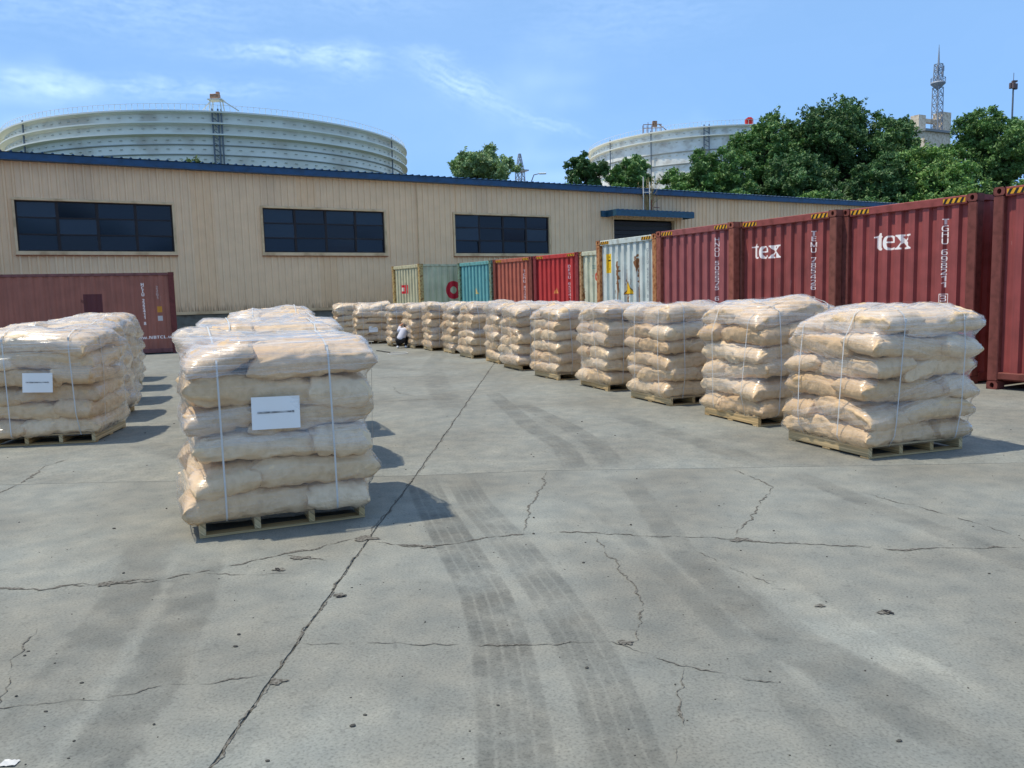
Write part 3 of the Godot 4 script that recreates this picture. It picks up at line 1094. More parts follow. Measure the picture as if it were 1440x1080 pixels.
func tank(label: String, where: Vector3, R: float, H: float, rings: Array, m: Material, seg: int, stairs: Array) -> Node3D:
	var o := thing("storage_tank", label, "storage tank", where)
	var w := Mb.new()
	ring(w, R, [Vector2(0, -14.0), Vector2(0, H), Vector2(-0.3, H), Vector2(-0.3, -14.0)], seg)
	part("shell", w.mesh(), m, o)
	var roofm := Mb.new()
	var P := PackedVector3Array()
	for i in 2:
		for j in seg:
			var a := TAU * j / seg
			P.append(Vector3(cos(a) * (R - 0.35) * (1 - i), H - 2.5, sin(a) * (R - 0.35) * (1 - i)))
	roofm.grid(P, 2, seg, true, false)
	part("floating_roof", roofm.mesh(), M.pale_roof, o)
	for q in rings:
		var g := Mb.new()
		var y: float = H + q[0]
		ring(g, R, [Vector2(0.003, y - q[2]), Vector2(q[1], y - q[2] * 0.5), Vector2(q[1], y), Vector2(0.003, y)], seg)
		part("wind_girder", g.mesh(), M.tank_rim if q[1] > 0.5 else M.girder, o)
		var br := Mb.new()
		var nb := seg
		for j in nb:
			var a := TAU * (j + 0.3) / nb
			var c := Vector3(cos(a), 0, sin(a))
			br.box(c * (R + 0.10) + Vector3(0, y - q[2] - 0.55, 0), Vector3(0.20, 0.10, 0.45), Basis(c, Vector3.UP, c.cross(Vector3.UP)))
		var bo := part("bracket", br.mesh(), M.bracket, o)
		bo.set_meta("kind", "stuff")
	var rail := Mb.new()
	for j in seg * 2:
		var a := TAU * j / (seg * 2)
		var c := Vector3(cos(a), 0, sin(a)) * (R + 0.5)
		rail.box(c + Vector3(0, H + 0.5, 0), Vector3(0.06, 1.0, 0.06))
	ring(rail, R + 0.5, [Vector2(0, H + 1.0), Vector2(0.04, H + 1.0), Vector2(0.04, H + 1.05), Vector2(0, H + 1.05)], seg)
	var ro := part("railing", rail.mesh(), M.tank_rim, o)
	ro.set_meta("kind", "stuff")
	for q in stairs:
		var a: float = q[0]
		var c := Vector3(sin(a), 0, cos(a))
		var side := c.cross(Vector3.UP)
		var lad := Mb.new()
		for s in ([-1, 1] if q[1] > 0.3 else [0]):
			lad.bar(c * (R + 0.55) + side * s * q[1] * 0.5 + Vector3(0, -2, 0), c * (R + 0.55) + side * s * q[1] * 0.5 + Vector3(0, H + 0.4, 0), 0.22)
		if q[1] > 0.3:
			for e in int(H):
				lad.bar(c * (R + 0.55) - side * q[1] * 0.5 + Vector3(0, e + 0.5, 0), c * (R + 0.55) + side * q[1] * 0.5 + Vector3(0, e + 1.2, 0), 0.12)
		part("ladder" if q[1] > 0.3 else "drain_pipe", lad.mesh(), M.steel, o)
	return o


func build_tanks() -> void:
	for q in [[-61.2, 11.4, 174.1, 78.0], [52.2, 17.4, 213.7, 62.0]]:
		var pd := Mb.new()
		var PP := PackedVector3Array()
		for e in [[0.86, -9.0], [1.0, 0.0], [0.0, 0.0]]:
			for j in 64:
				PP.append(Vector3(cos(TAU * j / 64) * q[3] * e[0], e[1], sin(TAU * j / 64) * q[3] * e[0]))
		pd.grid(PP, 3, 64, true)
		var po := structure("tank_pad", pd.mesh(), tri(mat(Color(0.74, 0.72, 0.67), 0.95), M.grime, 12.0, null, 1.0, true), "pale paved pad round an oil tank")
		po.position = at(q[0], q[1], q[2])
	# angle of a spot on a tank: 0 looks back along +z of Godot (towards the camera)
	var t1 := tank("huge grey-white oil tank on the left with a rusty platform on its rim", at(-60.6, 12.0, 174.1), 38.5, 21.2,
		[[0.0, 0.95, 0.5], [-1.85, 0.95, 0.45], [-3.65, 0.95, 0.45], [-5.3, 0.30, 0.22], [-6.9, 0.30, 0.22]], M.tank, 128,
		[[deg_to_rad(-34.0), 0.1], [deg_to_rad(2.0 + 17.0), 0.9], [deg_to_rad(20.4), 0.1], [deg_to_rad(76.0), 0.25]])
	var pf := Mb.new()
	var a := deg_to_rad(19.5)
	var c := Vector3(sin(a), 0, cos(a)) * 38.5 + Vector3(0, 21.2, 0)
	for s in [[-1.0, -0.8], [1.0, -0.8], [-1.0, 0.8], [1.0, 0.8]]:
		pf.bar(c + Vector3(s[0], 0, s[1]), c + Vector3(s[0] * 0.8, 2.0, s[1] * 0.8), 0.16)
	pf.bar(c + Vector3(0.9, 1.9, 0), c + Vector3(3.6, 0.1, 0), 0.2)
	pf.bar(c + Vector3(-0.9, 1.9, 0), c + Vector3(-2.6, 0.1, 0), 0.12)
	pf.box(c + Vector3(0, 1.9, 0), Vector3(2.4, 0.15, 2.0))
	part("platform_frame", pf.mesh(), M.tank_rim, t1)
	var pb := Mb.new()
	pb.bevel_box(c + Vector3(-0.1, 2.4, 0.2), Vector3(1.4, 0.8, 1.2), 0.06)
	pb.box(c + Vector3(0.3, 3.0, 0), Vector3(0.5, 0.45, 0.6))
	part("rusty_housing", pb.mesh(), tri(mat(Color(0.74, 0.58, 0.47), 0.8), M.grime, 3.0), t1)
	var t2 := tank("white oil tank on the right behind trees, a red box on its rim", at(52.2, 18.0, 213.7), 30.0, 20.0,
		[[0.0, 0.9, 0.5], [-1.9, 0.8, 0.4], [-4.9, 0.30, 0.25], [-7.6, 0.30, 0.25]], M.tank_white, 112,
		[[deg_to_rad(-14.0), 1.1], [deg_to_rad(-38.0), 0.1], [deg_to_rad(-62.0), 0.1]])
	var a2 := deg_to_rad(-38.0)
	var c2 := Vector3(sin(a2), 0, cos(a2)) * 30.0 + Vector3(0, 20.0, 0)
	var p2 := Mb.new()
	for k in 5:
		p2.bar(c2 + Vector3(-2.0 + k, 0, 0.5), c2 + Vector3(-2.0 + k, 1.9 + 0.4 * (k % 2), 0.5), 0.12)
		p2.bar(c2 + Vector3(-2.0 + k, 0, -0.9), c2 + Vector3(-2.0 + k, 1.9, -0.9), 0.12)
	p2.bar(c2 + Vector3(-2.1, 1.0, 0.5), c2 + Vector3(2.1, 1.0, 0.5), 0.14)
	p2.bar(c2 + Vector3(-2.1, 1.8, 0.5), c2 + Vector3(2.1, 1.8, 0.5), 0.14)
	p2.bar(c2 + Vector3(1.4, 1.9, 0.5), c2 + Vector3(3.6, 0.1, 0.5), 0.16)
	p2.box(c2 + Vector3(0.6, 2.0, 0), Vector3(1.0, 1.2, 1.0))
	part("platform_frame", p2.mesh(), tri(mat(Color(0.70, 0.58, 0.48), 0.8), M.rust_tex, 3.0), t2)
	var a3 := deg_to_rad(4.0)
	var c3 := Vector3(sin(a3), 0, cos(a3)) * 29.6 + Vector3(0, 20.0, 0)
	var p3 := Mb.new()
	p3.bevel_box(c3 + Vector3(0, 0.7, 0), Vector3(1.7, 1.4, 1.2), 0.15)
	p3.bevel_box(c3 + Vector3(0.1, 1.45, 0), Vector3(1.1, 0.5, 0.9), 0.2)
	part("red_box", p3.mesh(), M.red, t2)


# ------------------------------------------------------------------ trees
var leaf_mesh: ArrayMesh


func make_leaf_cluster() -> void:
	var r := RandomNumberGenerator.new()
	r.seed = 77
	var b := Mb.new()
	for k in 9:
		var c := Vector3(r.randfn(), r.randfn(), r.randfn()).normalized() * r.randf_range(0.05, 0.36)
		var d := Vector3(r.randfn(), r.randfn() * 0.5 - 0.2, r.randfn()).normalized()
		var s := d.cross(Vector3(r.randfn(), r.randfn() + 1.2, r.randfn())).normalized()
		var l := r.randf_range(0.20, 0.34)
		var w := l * r.randf_range(0.22, 0.34)
		var up := s.cross(d)
		var tip := c + d * l - up * l * 0.12
		b.quad(c - d * l * 0.5, c + s * w - up * 0.02, tip, c - s * w - up * 0.02)
	leaf_mesh = b.mesh()


func tree(called: String, label: String, where: Vector3, height: float, lobes: Array, trunk_h: float, trunk_r: float, count: int, col: Color, size: float, seed_: int, lean := 0.0) -> void:
	# lobes: [x, y, z, rx, ry, rz] relative to the base; leaves fill the outer part of each lobe and leave gaps
	var r := RandomNumberGenerator.new()
	r.seed = seed_
	var o := thing(called, label, "tree" if called != "shrub" else "shrub", where, 0.0, "trees and shrubs on the slope")
	var tb := Mb.new()
	var fork := Vector3(lean * trunk_h, trunk_h, 0)
	tb.tube(PackedVector3Array([Vector3(0, -1.5, 0), Vector3(lean * trunk_h * 0.3, trunk_h * 0.5, 0), fork]), PackedFloat32Array([trunk_r * 1.25, trunk_r, trunk_r * 0.8]), 7)
	for L in lobes:
		var c := Vector3(L[0], L[1], L[2])
		var mid := fork.lerp(c, 0.5) + Vector3(0, -0.12 * c.distance_to(fork), 0)
		tb.tube(PackedVector3Array([fork - Vector3(0, trunk_h * 0.08, 0), mid, c]), PackedFloat32Array([trunk_r * 0.55, trunk_r * 0.38, trunk_r * 0.15]), 5)
		for e in 5:
			var tip := c + Vector3(r.randf_range(-1, 1) * L[3] * 0.6, r.randf_range(-1, 1) * L[4] * 0.6, r.randf_range(-1, 1) * L[5] * 0.6)
			tb.tube(PackedVector3Array([mid.lerp(c, r.randf()), tip]), PackedFloat32Array([trunk_r * 0.16, trunk_r * 0.05]), 4)
	part("trunk", tb.mesh(), M.bark, o)
	var total := 0.0
	for L in lobes:
		total += pow(L[3] * L[4] * L[5], 0.667)
	var xs: Array[Transform3D] = []
	var cs := PackedColorArray()
	var f := ns(0.34, seed_, 3)
	for L in lobes:
		var n := int(count * 2.9 * pow(L[3] * L[4] * L[5], 0.667) / total)
		# each lobe is made of tufts
		var tufts := maxi(8, int(n / 34.0))
		for k in tufts:
			var d := Vector3(r.randfn(), r.randfn(), r.randfn()).normalized()
			var rad := r.randf_range(0.45, 1.12)
			var tc := Vector3(L[0] + d.x * L[3] * rad, L[1] + d.y * L[4] * rad, L[2] + d.z * L[5] * rad)
			var tr: float = r.randf_range(0.14, 0.28) * (L[3] + L[4]) * 0.5
			if f.get_noise_3dv(tc) < -0.34:
				continue
			var tint := r.randf_range(0.84, 1.16)
			for e in int(n / float(tufts)):
				var q := Vector3(r.randfn(), r.randfn() * 0.7, r.randfn()) * 0.5
				var p: Vector3 = tc + q * tr * 1.25
				var bs := Basis(Quaternion(Vector3(r.randfn(), r.randfn(), r.randfn()).normalized(), r.randf() * TAU)).scaled(Vector3.ONE * size * r.randf_range(0.62, 1.05))
				xs.append(Transform3D(bs, p))
				var cc := tint * r.randf_range(0.8, 1.2)
				cs.append(Color(col.r * cc * r.randf_range(0.9, 1.12), col.g * cc, col.b * cc * r.randf_range(0.85, 1.1)))
	var mm := MultiMesh.new()
	mm.transform_format = MultiMesh.TRANSFORM_3D
	mm.use_colors = true
	mm.mesh = leaf_mesh
	mm.instance_count = xs.size()
	for i in xs.size():
		mm.set_instance_transform(i, xs[i])
		mm.set_instance_color(i, cs[i])
	var mi := MultiMeshInstance3D.new()
	mi.name = "crown"
	mi.multimesh = mm
	mi.material_override = M.leaf
	mi.set_meta("kind", "stuff")
	o.add_child(mi, true)


func crown(r: RandomNumberGenerator, w: float, bottom: float, top: float, n: int, spread := 1.0) -> Array:
	# n uneven lobes set round a crown w wide, none rising above its top
	var out := []
	var hgt := top - bottom
	for k in n:
		var a := TAU * k * 0.382 + r.randf_range(-0.5, 0.5)
		var v := (k + 0.5) / n
		var s := w * r.randf_range(0.17, 0.25)
		var sy := minf(s * 0.9, hgt * 0.27)
		var e := sqrt(maxf(0.08, 1.0 - pow(1.9 * v - 0.9, 2.0)))
		var rr := maxf(0.0, (w * 0.5 * e - s * 0.75)) * r.randf_range(0.75, 1.1) * spread
		out.append([cos(a) * rr, lerpf(bottom + sy * 0.7, top - sy * 1.35, v), sin(a) * rr * 0.8, s * 1.1, sy, s])
	out.append([0.0, bottom + hgt * 0.48, 0.0, w * 0.32, hgt * 0.36, w * 0.27] if spread < 1.12 else [-w * 0.1, bottom + hgt * 0.62, 0.0, w * 0.30, hgt * 0.24, w * 0.22])
	return out


func build_trees() -> void:
	make_leaf_cluster()
	var deep := Color(0.085, 0.175, 0.052)
	var green := Color(0.125, 0.240, 0.062)
	var bright := Color(0.175, 0.310, 0.075)
	var pale := Color(0.27, 0.39, 0.17)
	# label, image-side slope (x over z), distance, top height over distance, crown width, trunk share, lobes, leaves, colour, leaf size, sparse
	var list := [
		["tree", "pale airy tree standing alone beside the small lattice mast", -0.030, 108.0, 0.1905, 8.8, 0.38, 9, 1900, pale, 1.15, 1.1],
		["shrub", "yellow-green bush tip showing over the roof in front of the left tank", -0.376, 72.0, 0.197, 4.2, 0.3, 6, 520, Color(0.17, 0.23, 0.06), 0.9, 1.0],
		["tree", "dark thin-crowned tree at the left edge of the right tank", 0.098, 104.0, 0.178, 4.9, 0.4, 8, 1300, deep, 1.0, 1.15],
		["shrub", "low light green shrub left of the dark thin-crowned tree", 0.078, 100.0, 0.146, 4.2, 0.25, 6, 700, bright, 1.0, 1.0],
		["tree", "bushy tree in front of the right tank behind the vent pipes", 0.153, 102.0, 0.176, 5.6, 0.35, 8, 1700, green, 1.0, 1.0],
		["shrub", "small light shrub below the right tank, right of the vent pipes", 0.203, 98.0, 0.150, 4.8, 0.25, 6, 800, bright, 1.0, 1.0],
		["tree", "rounded mid green tree covering the right tank's lower right side", 0.252, 104.0, 0.184, 9.2, 0.3, 10, 2600, green, 1.15, 1.0],
		["shrub", "bright green shrub along the eaves below the rounded tree", 0.232, 92.0, 0.142, 5.5, 0.25, 6, 900, bright, 1.0, 1.0],
		["tree", "tall full tree with a little tuft on top, left of the broadest tree", 0.318, 112.0, 0.222, 10.5, 0.3, 12, 3400, green, 1.2, 1.0],
		["tree", "broadest tallest dark tree with sky showing through its middle", 0.408, 116.0, 0.236, 15.5, 0.42, 13, 4300, deep, 1.2, 1.2],
		["tree", "dark leafy tree under the broadest tree's left side", 0.352, 104.0, 0.178, 9.0, 0.3, 10, 2700, deep, 1.15, 1.0],
		["shrub", "light green bush just above the eaves under the broadest tree", 0.375, 96.0, 0.138, 8.0, 0.25, 8, 1500, bright, 1.1, 1.0],
		["tree", "light green tree behind the right side of the broadest tree", 0.467, 150.0, 0.202, 7.5, 0.35, 8, 1500, bright, 1.3, 1.05],
		["tree", "dark tree right below the light green tree, left of the hilltop building", 0.462, 106.0, 0.178, 8.2, 0.3, 9, 2300, deep, 1.15, 1.0],
		["tree", "broad bright green tree in front of the hilltop building's foot", 0.512, 106.0, 0.182, 12.5, 0.28, 11, 3300, bright, 1.2, 1.0],
		["shrub", "green bush over the second maroon container from the right", 0.440, 92.0, 0.125, 8.0, 0.25, 8, 1500, green, 1.1, 1.0],
		["tree", "dense round tree right of the hilltop building with dark bare limbs below", 0.590, 112.0, 0.224, 11.0, 0.48, 11, 3300, green, 1.2, 1.15],
		["tree", "tree cut off by the right edge of the picture", 0.656, 118.0, 0.218, 8.0, 0.4, 9, 2000, green, 1.2, 1.1],
		["shrub", "bright undergrowth left of the white lamp mast above the right containers", 0.540, 98.0, 0.138, 7.5, 0.25, 8, 1500, green, 1.1, 1.0],
		["shrub", "light green undergrowth at the far right above the end container", 0.632, 100.0, 0.150, 9.5, 0.25, 9, 1900, bright, 1.1, 1.0],
		["shrub", "dark undergrowth right of the white lamp mast below the dense round tree", 0.585, 104.0, 0.140, 8.0, 0.25, 8, 1500, deep, 1.1, 1.0],
		["shrub", "dark undergrowth round the broadest tree's trunk", 0.412, 94.0, 0.138, 8.0, 0.25, 8, 1300, deep, 1.1, 1.0],
		["shrub", "mid green undergrowth at the eaves left of the rounded tree's foot", 0.290, 94.0, 0.134, 7.0, 0.25, 7, 1200, green, 1.1, 1.0],
	]
	# the trees across the yard, behind the camera, that the warehouse windows mirror
	for q in [[26.0, -62.0, 12.0, 11.0], [38.0, -58.0, 15.0, 10.0], [52.0, -66.0, 11.5, 12.0], [66.0, -52.0, 14.5, 11.0], [80.0, -60.0, 12.5, 13.0], [97.0, -50.0, 15.5, 12.0], [14.0, -70.0, 14.0, 12.0]]:
		var rr := RandomNumberGenerator.new()
		rr.seed = int(q[0] * 10)
		tree("tree", "tree across the yard, %s, seen only mirrored in the windows" % ["nearest the road's bend", "tall and narrow", "low and wide", "second tallest", "broadest", "tallest", "farthest back"][[26.0, 38.0, 52.0, 66.0, 80.0, 97.0, 14.0].find(q[0])], at(q[0], -0.1, q[1]), q[2], crown(rr, q[3], q[2] * 0.25, q[2], 8), q[2] * 0.3, 0.22, 700, green, 1.6, int(q[0]))
	var k := 0
	for q in list:
		var r := RandomNumberGenerator.new()
		r.seed = 300 + k * 7
		var z: float = q[3]
		var x: float = q[2] * z
		var base := hill_height(x, z)
		var top: float = (q[4] + 0.002) * z + 1.53 - base
		var w: float = q[5] * (1.22 if q[2] > 0.22 else 1.08)
		var bottom := maxf(top - w * 1.05, top * (q[6] as float)) if q[0] == "tree" else 0.6
		tree(q[0], q[1], at(x, base - 0.3, z), top, crown(r, w, bottom, top - 0.3, q[7], q[11]), maxf(1.0, bottom * 0.9 + 0.15 * (top - bottom)), clampf(w * 0.024, 0.08, 0.32), q[8], q[9], q[10], 900 + k * 13)
		k += 1


# ------------------------------------------------------------------ building with mast on the hill, far masts
func lattice(b: Mb, w0: float, w1: float, y0: float, y1: float, bays: int, t: float) -> void:
	var corner := func(k: int, s: float) -> Vector3:
		var w := lerpf(w0, w1, s) * 0.5
		return Vector3([-w, w, w, -w][k % 4], lerpf(y0, y1, s), [-w, -w, w, w][k % 4])
	for k in 4:
		b.bar(corner.call(k, 0.0), corner.call(k, 1.0), t)
		for e in bays:
			var s0 := float(e) / bays
			var s1 := float(e + 1) / bays
			b.bar(corner.call(k, s0), corner.call(k + 1, s1), t * 0.6)
			b.bar(corner.call(k + 1, s0), corner.call(k, s1), t * 0.6)
			b.bar(corner.call(k, s1), corner.call(k + 1, s1), t * 0.7)


func build_hilltop() -> void:
	var z := 230.0
	var turn := deg_to_rad(28.0)
	var o := thing("hilltop_building", "pale stone building with two square pillars and a beam on the hilltop", "building", at(0.527 * z, 25.2, z), turn)
	var b := Mb.new()
	b.box(Vector3(-3.5, 9.0, -3.0), Vector3(11.0, 18.0, 9.0))
	part("wall", b.mesh(), M.stone, o)
	var rf := Mb.new()
	rf.box(Vector3(-3.5, 18.3, -3.0), Vector3(12.4, 0.6, 10.4))
	part("roof", rf.mesh(), M.pale_roof, o)
	var p1 := Mb.new()
	p1.box(Vector3(-5.6, 20.9, -3.0), Vector3(3.0, 4.6, 2.6))
	part("pillar", p1.mesh(), M.stone, o)
	var p2 := Mb.new()
	p2.box(Vector3(2.6, 12.0, -1.5), Vector3(3.4, 24.4, 3.2))
	var pr := part("pillar", p2.mesh(), M.stone, o)
	for k in 4:
		var wn := Mb.new()
		wn.box(Vector3(4.32, 12.0 + 2.3 * k, -1.4), Vector3(0.06, 1.2, 0.9))
		part("window", wn.mesh(), M.pane, pr)
	var bm := Mb.new()
	bm.box(Vector3(-1.6, 21.9, -2.6), Vector3(5.4, 1.0, 1.4))
	part("beam", bm.mesh(), M.stone, o)
	var m := thing("lattice_mast", "grey lattice radio mast with a round platform above the hilltop building", "mast", at(0.527 * z - 0.6, 40.6, z + 1.0), 0.4)
	var l := Mb.new()
	lattice(l, 2.1, 1.9, 0.0, 15.5, 7, 0.17)
	part("lower_lattice", l.mesh(), M.mast, m)
	var pl := Mb.new()
	var P := PackedVector3Array()
	for q in [[0.4, 15.0], [1.9, 16.4], [1.9, 16.9], [0.3, 16.9]]:
		for j in 14:
			P.append(Vector3(cos(TAU * j / 14) * q[0], q[1], sin(TAU * j / 14) * q[0]))
	pl.grid(P, 4, 14, true)
	for j in 14:
		var a := TAU * j / 14
		pl.bar(Vector3(cos(a) * 1.85, 16.9, sin(a) * 1.85), Vector3(cos(a) * 1.85, 18.0, sin(a) * 1.85), 0.08)
		pl.bar(Vector3(cos(a) * 1.85, 18.0, sin(a) * 1.85), Vector3(cos(a + TAU / 14) * 1.85, 18.0, sin(a + TAU / 14) * 1.85), 0.1)
	part("platform", pl.mesh(), M.mast, m)
	var l2 := Mb.new()
	lattice(l2, 1.7, 1.5, 16.9, 21.8, 3, 0.18)
	for q in [[1.1, 20.6], [-1.1, 20.2], [0.9, 19.3]]:
		l2.box(Vector3(q[0], q[1], 0.6), Vector3(0.4, 1.4, 0.4))
	part("upper_lattice", l2.mesh(), M.mast, m)
	var an := Mb.new()
	an.tube(PackedVector3Array([Vector3(0, 21.8, 0), Vector3(0, 24.0, 0), Vector3(0, 27.0, 0)]), PackedFloat32Array([0.28, 0.2, 0.05]), 6)
	part("antenna", an.mesh(), M.mast, m)
	# floodlight mast by the right edge
	var z2 := 160.0
	var fm := thing("floodlight_mast", "slender pole with a cluster of boxes on top at the far right", "mast", at(0.613 * z2, hill_height(0.613 * z2, z2), z2))
	var top := 40.3 - hill_height(0.613 * z2, z2)
	var ft := Mb.new()
	ft.tube(PackedVector3Array([Vector3(0, -1, 0), Vector3(0, top, 0)]), PackedFloat32Array([0.22, 0.14]), 8)
	part("pole", ft.mesh(), M.steel, fm)
	var fb := Mb.new()
	for k in 4:
		var a := TAU * k / 4 + 0.4
		fb.bevel_box(Vector3(cos(a) * 0.42, top - 1.2 + 0.12 * k, sin(a) * 0.42), Vector3(0.5, 1.1, 0.5), 0.06)
	fb.box(Vector3(0.2, top - 0.2, 0), Vector3(0.9, 0.3, 0.5))
	fb.bar(Vector3(0, top, 0), Vector3(0, top + 1.4, 0), 0.07)
	part("lamp_box", fb.mesh(), mat(Color(0.42, 0.36, 0.36), 0.7), fm)
	# far mast left of centre, with sky round it
	var z3 := 200.0
	var hh := hill_height(0.016 * z3, z3)
	var sm := thing("small_lattice_mast", "small far lattice mast right of the pale airy tree", "mast", at(0.0165 * z3, hh, z3), 0.5)
	var s1 := Mb.new()
	var t3 := 35.8 - hh
	lattice(s1, 2.6, 1.6, 0.0, t3 * 0.83, 10, 0.16)
	s1.box(Vector3(0, t3 * 0.83, 0), Vector3(3.2, 0.3, 3.2))
	s1.box(Vector3(0, t3 * 0.62, 0), Vector3(3.4, 0.3, 3.4))
	lattice(s1, 1.5, 0.4, t3 * 0.83, t3, 3, 0.13)
	part("lattice", s1.mesh(), M.mast, sm)
	var z4 := 92.0
	var h4 := hill_height(0.034 * z4, z4)
	var lp := thing("street_lamp", "far street lamp with a curved arm peeping over the roof", "street lamp", at(0.030 * z4, h4, z4))
	var t4 := 0.146 * z4 + 1.53 - h4
	var lm := Mb.new()
	lm.tube(PackedVector3Array([Vector3(0, -0.5, 0), Vector3(0, t4 * 0.9, 0), Vector3(0.3, t4, 0), Vector3(1.0, t4 + 0.15, 0)]), PackedFloat32Array([0.1, 0.07, 0.06, 0.05]), 6)
	part("pole", lm.mesh(), M.steel, lp)
	var lh := Mb.new()
	lh.bevel_box(Vector3(1.3, t4 + 0.12, 0), Vector3(0.8, 0.16, 0.3), 0.04)
	part("lamp_head", lh.mesh(), M.tank_rim, lp)
	var z5 := 107.0
	var h5 := hill_height(0.558 * z5, z5)
	var wl := thing("white_lamp_mast", "white mast with a broad flat disc among the trees at right", "mast", at(0.558 * z5, h5, z5))
	var t5 := 0.133 * z5 + 1.53 - h5
	var wm := Mb.new()
	wm.tube(PackedVector3Array([Vector3(0, -0.5, 0), Vector3(0, t5 + 0.2, 0), Vector3(0, t5 + 0.8, 0), Vector3(0, t5 + 2.0, 0)]), PackedFloat32Array([0.16, 0.16, 0.14, 0.05]), 8)
	part("pole", wm.mesh(), M.pipe_white, wl)
	var wd := Mb.new()
	var D := PackedVector3Array()
	for q in [[0.1, t5 - 0.1], [1.1, t5], [1.1, t5 + 0.1], [0.3, t5 + 0.22]]:
		for j in 20:
			D.append(Vector3(cos(TAU * j / 20) * q[0], q[1], sin(TAU * j / 20) * q[0]))
	wd.grid(D, 4, 20, true)
	part("disc", wd.mesh(), mat(Color(0.9, 0.92, 0.95), 0.5), wl)


# ------------------------------------------------------------------ containers
var casting: ArrayMesh
var stripes: ArrayMesh


func make_casting() -> void:
	# corner block with an oval hole through its end face and another through its outer side
	var b := Mb.new()
	var s := Vector3(0.162, 0.118, 0.178)
	var e := s * 0.5
	for face in 1:
		var U := [Vector3(1, 0, 0), Vector3(0, 0, -1), Vector3(0, 0, 1)][face] as Vector3
		var V := Vector3(0, 1, 0)
		var N := [Vector3(0, 0, 1), Vector3(1, 0, 0), Vector3(-1, 0, 0)][face] as Vector3
		var hu := [e.x, e.z, e.z][face] as float
		var hn := [e.z, e.x, e.x][face] as float
		var n := 16
		for j in n:
			var a0 := TAU * j / n
			var a1 := TAU * (j + 1) / n
			var i0 := U * cos(a0) * 0.032 + V * sin(a0) * 0.040
			var i1 := U * cos(a1) * 0.032 + V * sin(a1) * 0.040
			var k0 := maxf(absf(cos(a0)) / hu, absf(sin(a0)) / e.y)
			var k1 := maxf(absf(cos(a1)) / hu, absf(sin(a1)) / e.y)
			var o0 := U * cos(a0) / k0 + V * sin(a0) / k0
			var o1 := U * cos(a1) / k1 + V * sin(a1) / k1
			b.quad(N * hn + i0, N * hn + o0, N * hn + o1, N * hn + i1)
			b.quad(N * hn + i1, N * (hn - 0.1) + i1, N * (hn - 0.1) + i0, N * hn + i0)
			b.quad(N * (hn - 0.1), N * (hn - 0.1) + i0, N * (hn - 0.1) + i1, N * (hn - 0.1))
	b.quad(Vector3(-e.x, e.y, e.z), Vector3(e.x, e.y, e.z), Vector3(e.x, e.y, -e.z), Vector3(-e.x, e.y, -e.z))
	b.quad(Vector3(-e.x, -e.y, -e.z), Vector3(e.x, -e.y, -e.z), Vector3(e.x, -e.y, e.z), Vector3(-e.x, -e.y, e.z))
	b.quad(Vector3(e.x, -e.y, -e.z), Vector3(-e.x, -e.y, -e.z), Vector3(-e.x, e.y, -e.z), Vector3(e.x, e.y, -e.z))
	b.quad(Vector3(e.x, -e.y, e.z), Vector3(e.x, -e.y, -e.z), Vector3(e.x, e.y, -e.z), Vector3(e.x, e.y, e.z))
	b.quad(Vector3(-e.x, -e.y, -e.z), Vector3(-e.x, -e.y, e.z), Vector3(-e.x, e.y, e.z), Vector3(-e.x, e.y, -e.z))
	casting = b.mesh()
	var y := Mb.new()
	y.box(Vector3.ZERO, Vector3(0.36, 0.075, 0.004))
	var k := Mb.new()
	for j in 4:
		var x := -0.15 + 0.09 * j
		k.quad(Vector3(x - 0.03, -0.0365, 0.0035), Vector3(x + 0.012, -0.0365, 0.0035), Vector3(x + 0.05, 0.0365, 0.0035), Vector3(x + 0.008, 0.0365, 0.0035))
	var am := ArrayMesh.new()
	y.put(am)
	k.put(am)
	am.surface_set_material(0, M.yellow)
	am.surface_set_material(1, M.black)
	stripes = am


func corrugated(w: float, y0: float, y1: float, pitch: float, flat: float, slope: float, depth: float, full_w: float, full_h: float) -> ArrayMesh:
	# faces +z; uv runs over the whole face of the container
	var pts: Array[Vector2] = [Vector2(-w / 2, -depth)]
	var n := int(w / pitch)
	var x := -w / 2 + (w - n * pitch) / 2
	for k in n:
		var inner := pitch - flat - 2 * slope
		pts.append(Vector2(x + inner / 2, -depth))
		pts.append(Vector2(x + inner / 2 + slope, 0))
		pts.append(Vector2(x + inner / 2 + slope + flat, 0))
		pts.append(Vector2(x + inner / 2 + 2 * slope + flat, -depth))
		x += pitch
	pts.append(Vector2(w / 2, -depth))
	var b := Mb.new()
	for i in pts.size() - 1:
		var p := pts[i]
		var q := pts[i + 1]
		var u0 := p.x / full_w + 0.5
		var u1 := q.x / full_w + 0.5
		b.quad(Vector3(p.x, y0, p.y), Vector3(q.x, y0, q.y), Vector3(q.x, y1, q.y), Vector3(p.x, y1, p.y), Vector2(u0, 1 - y0 / full_h), Vector2(u1, 1 - y0 / full_h), Vector2(u1, 1 - y1 / full_h), Vector2(u0, 1 - y1 / full_h))
	return b.mesh()


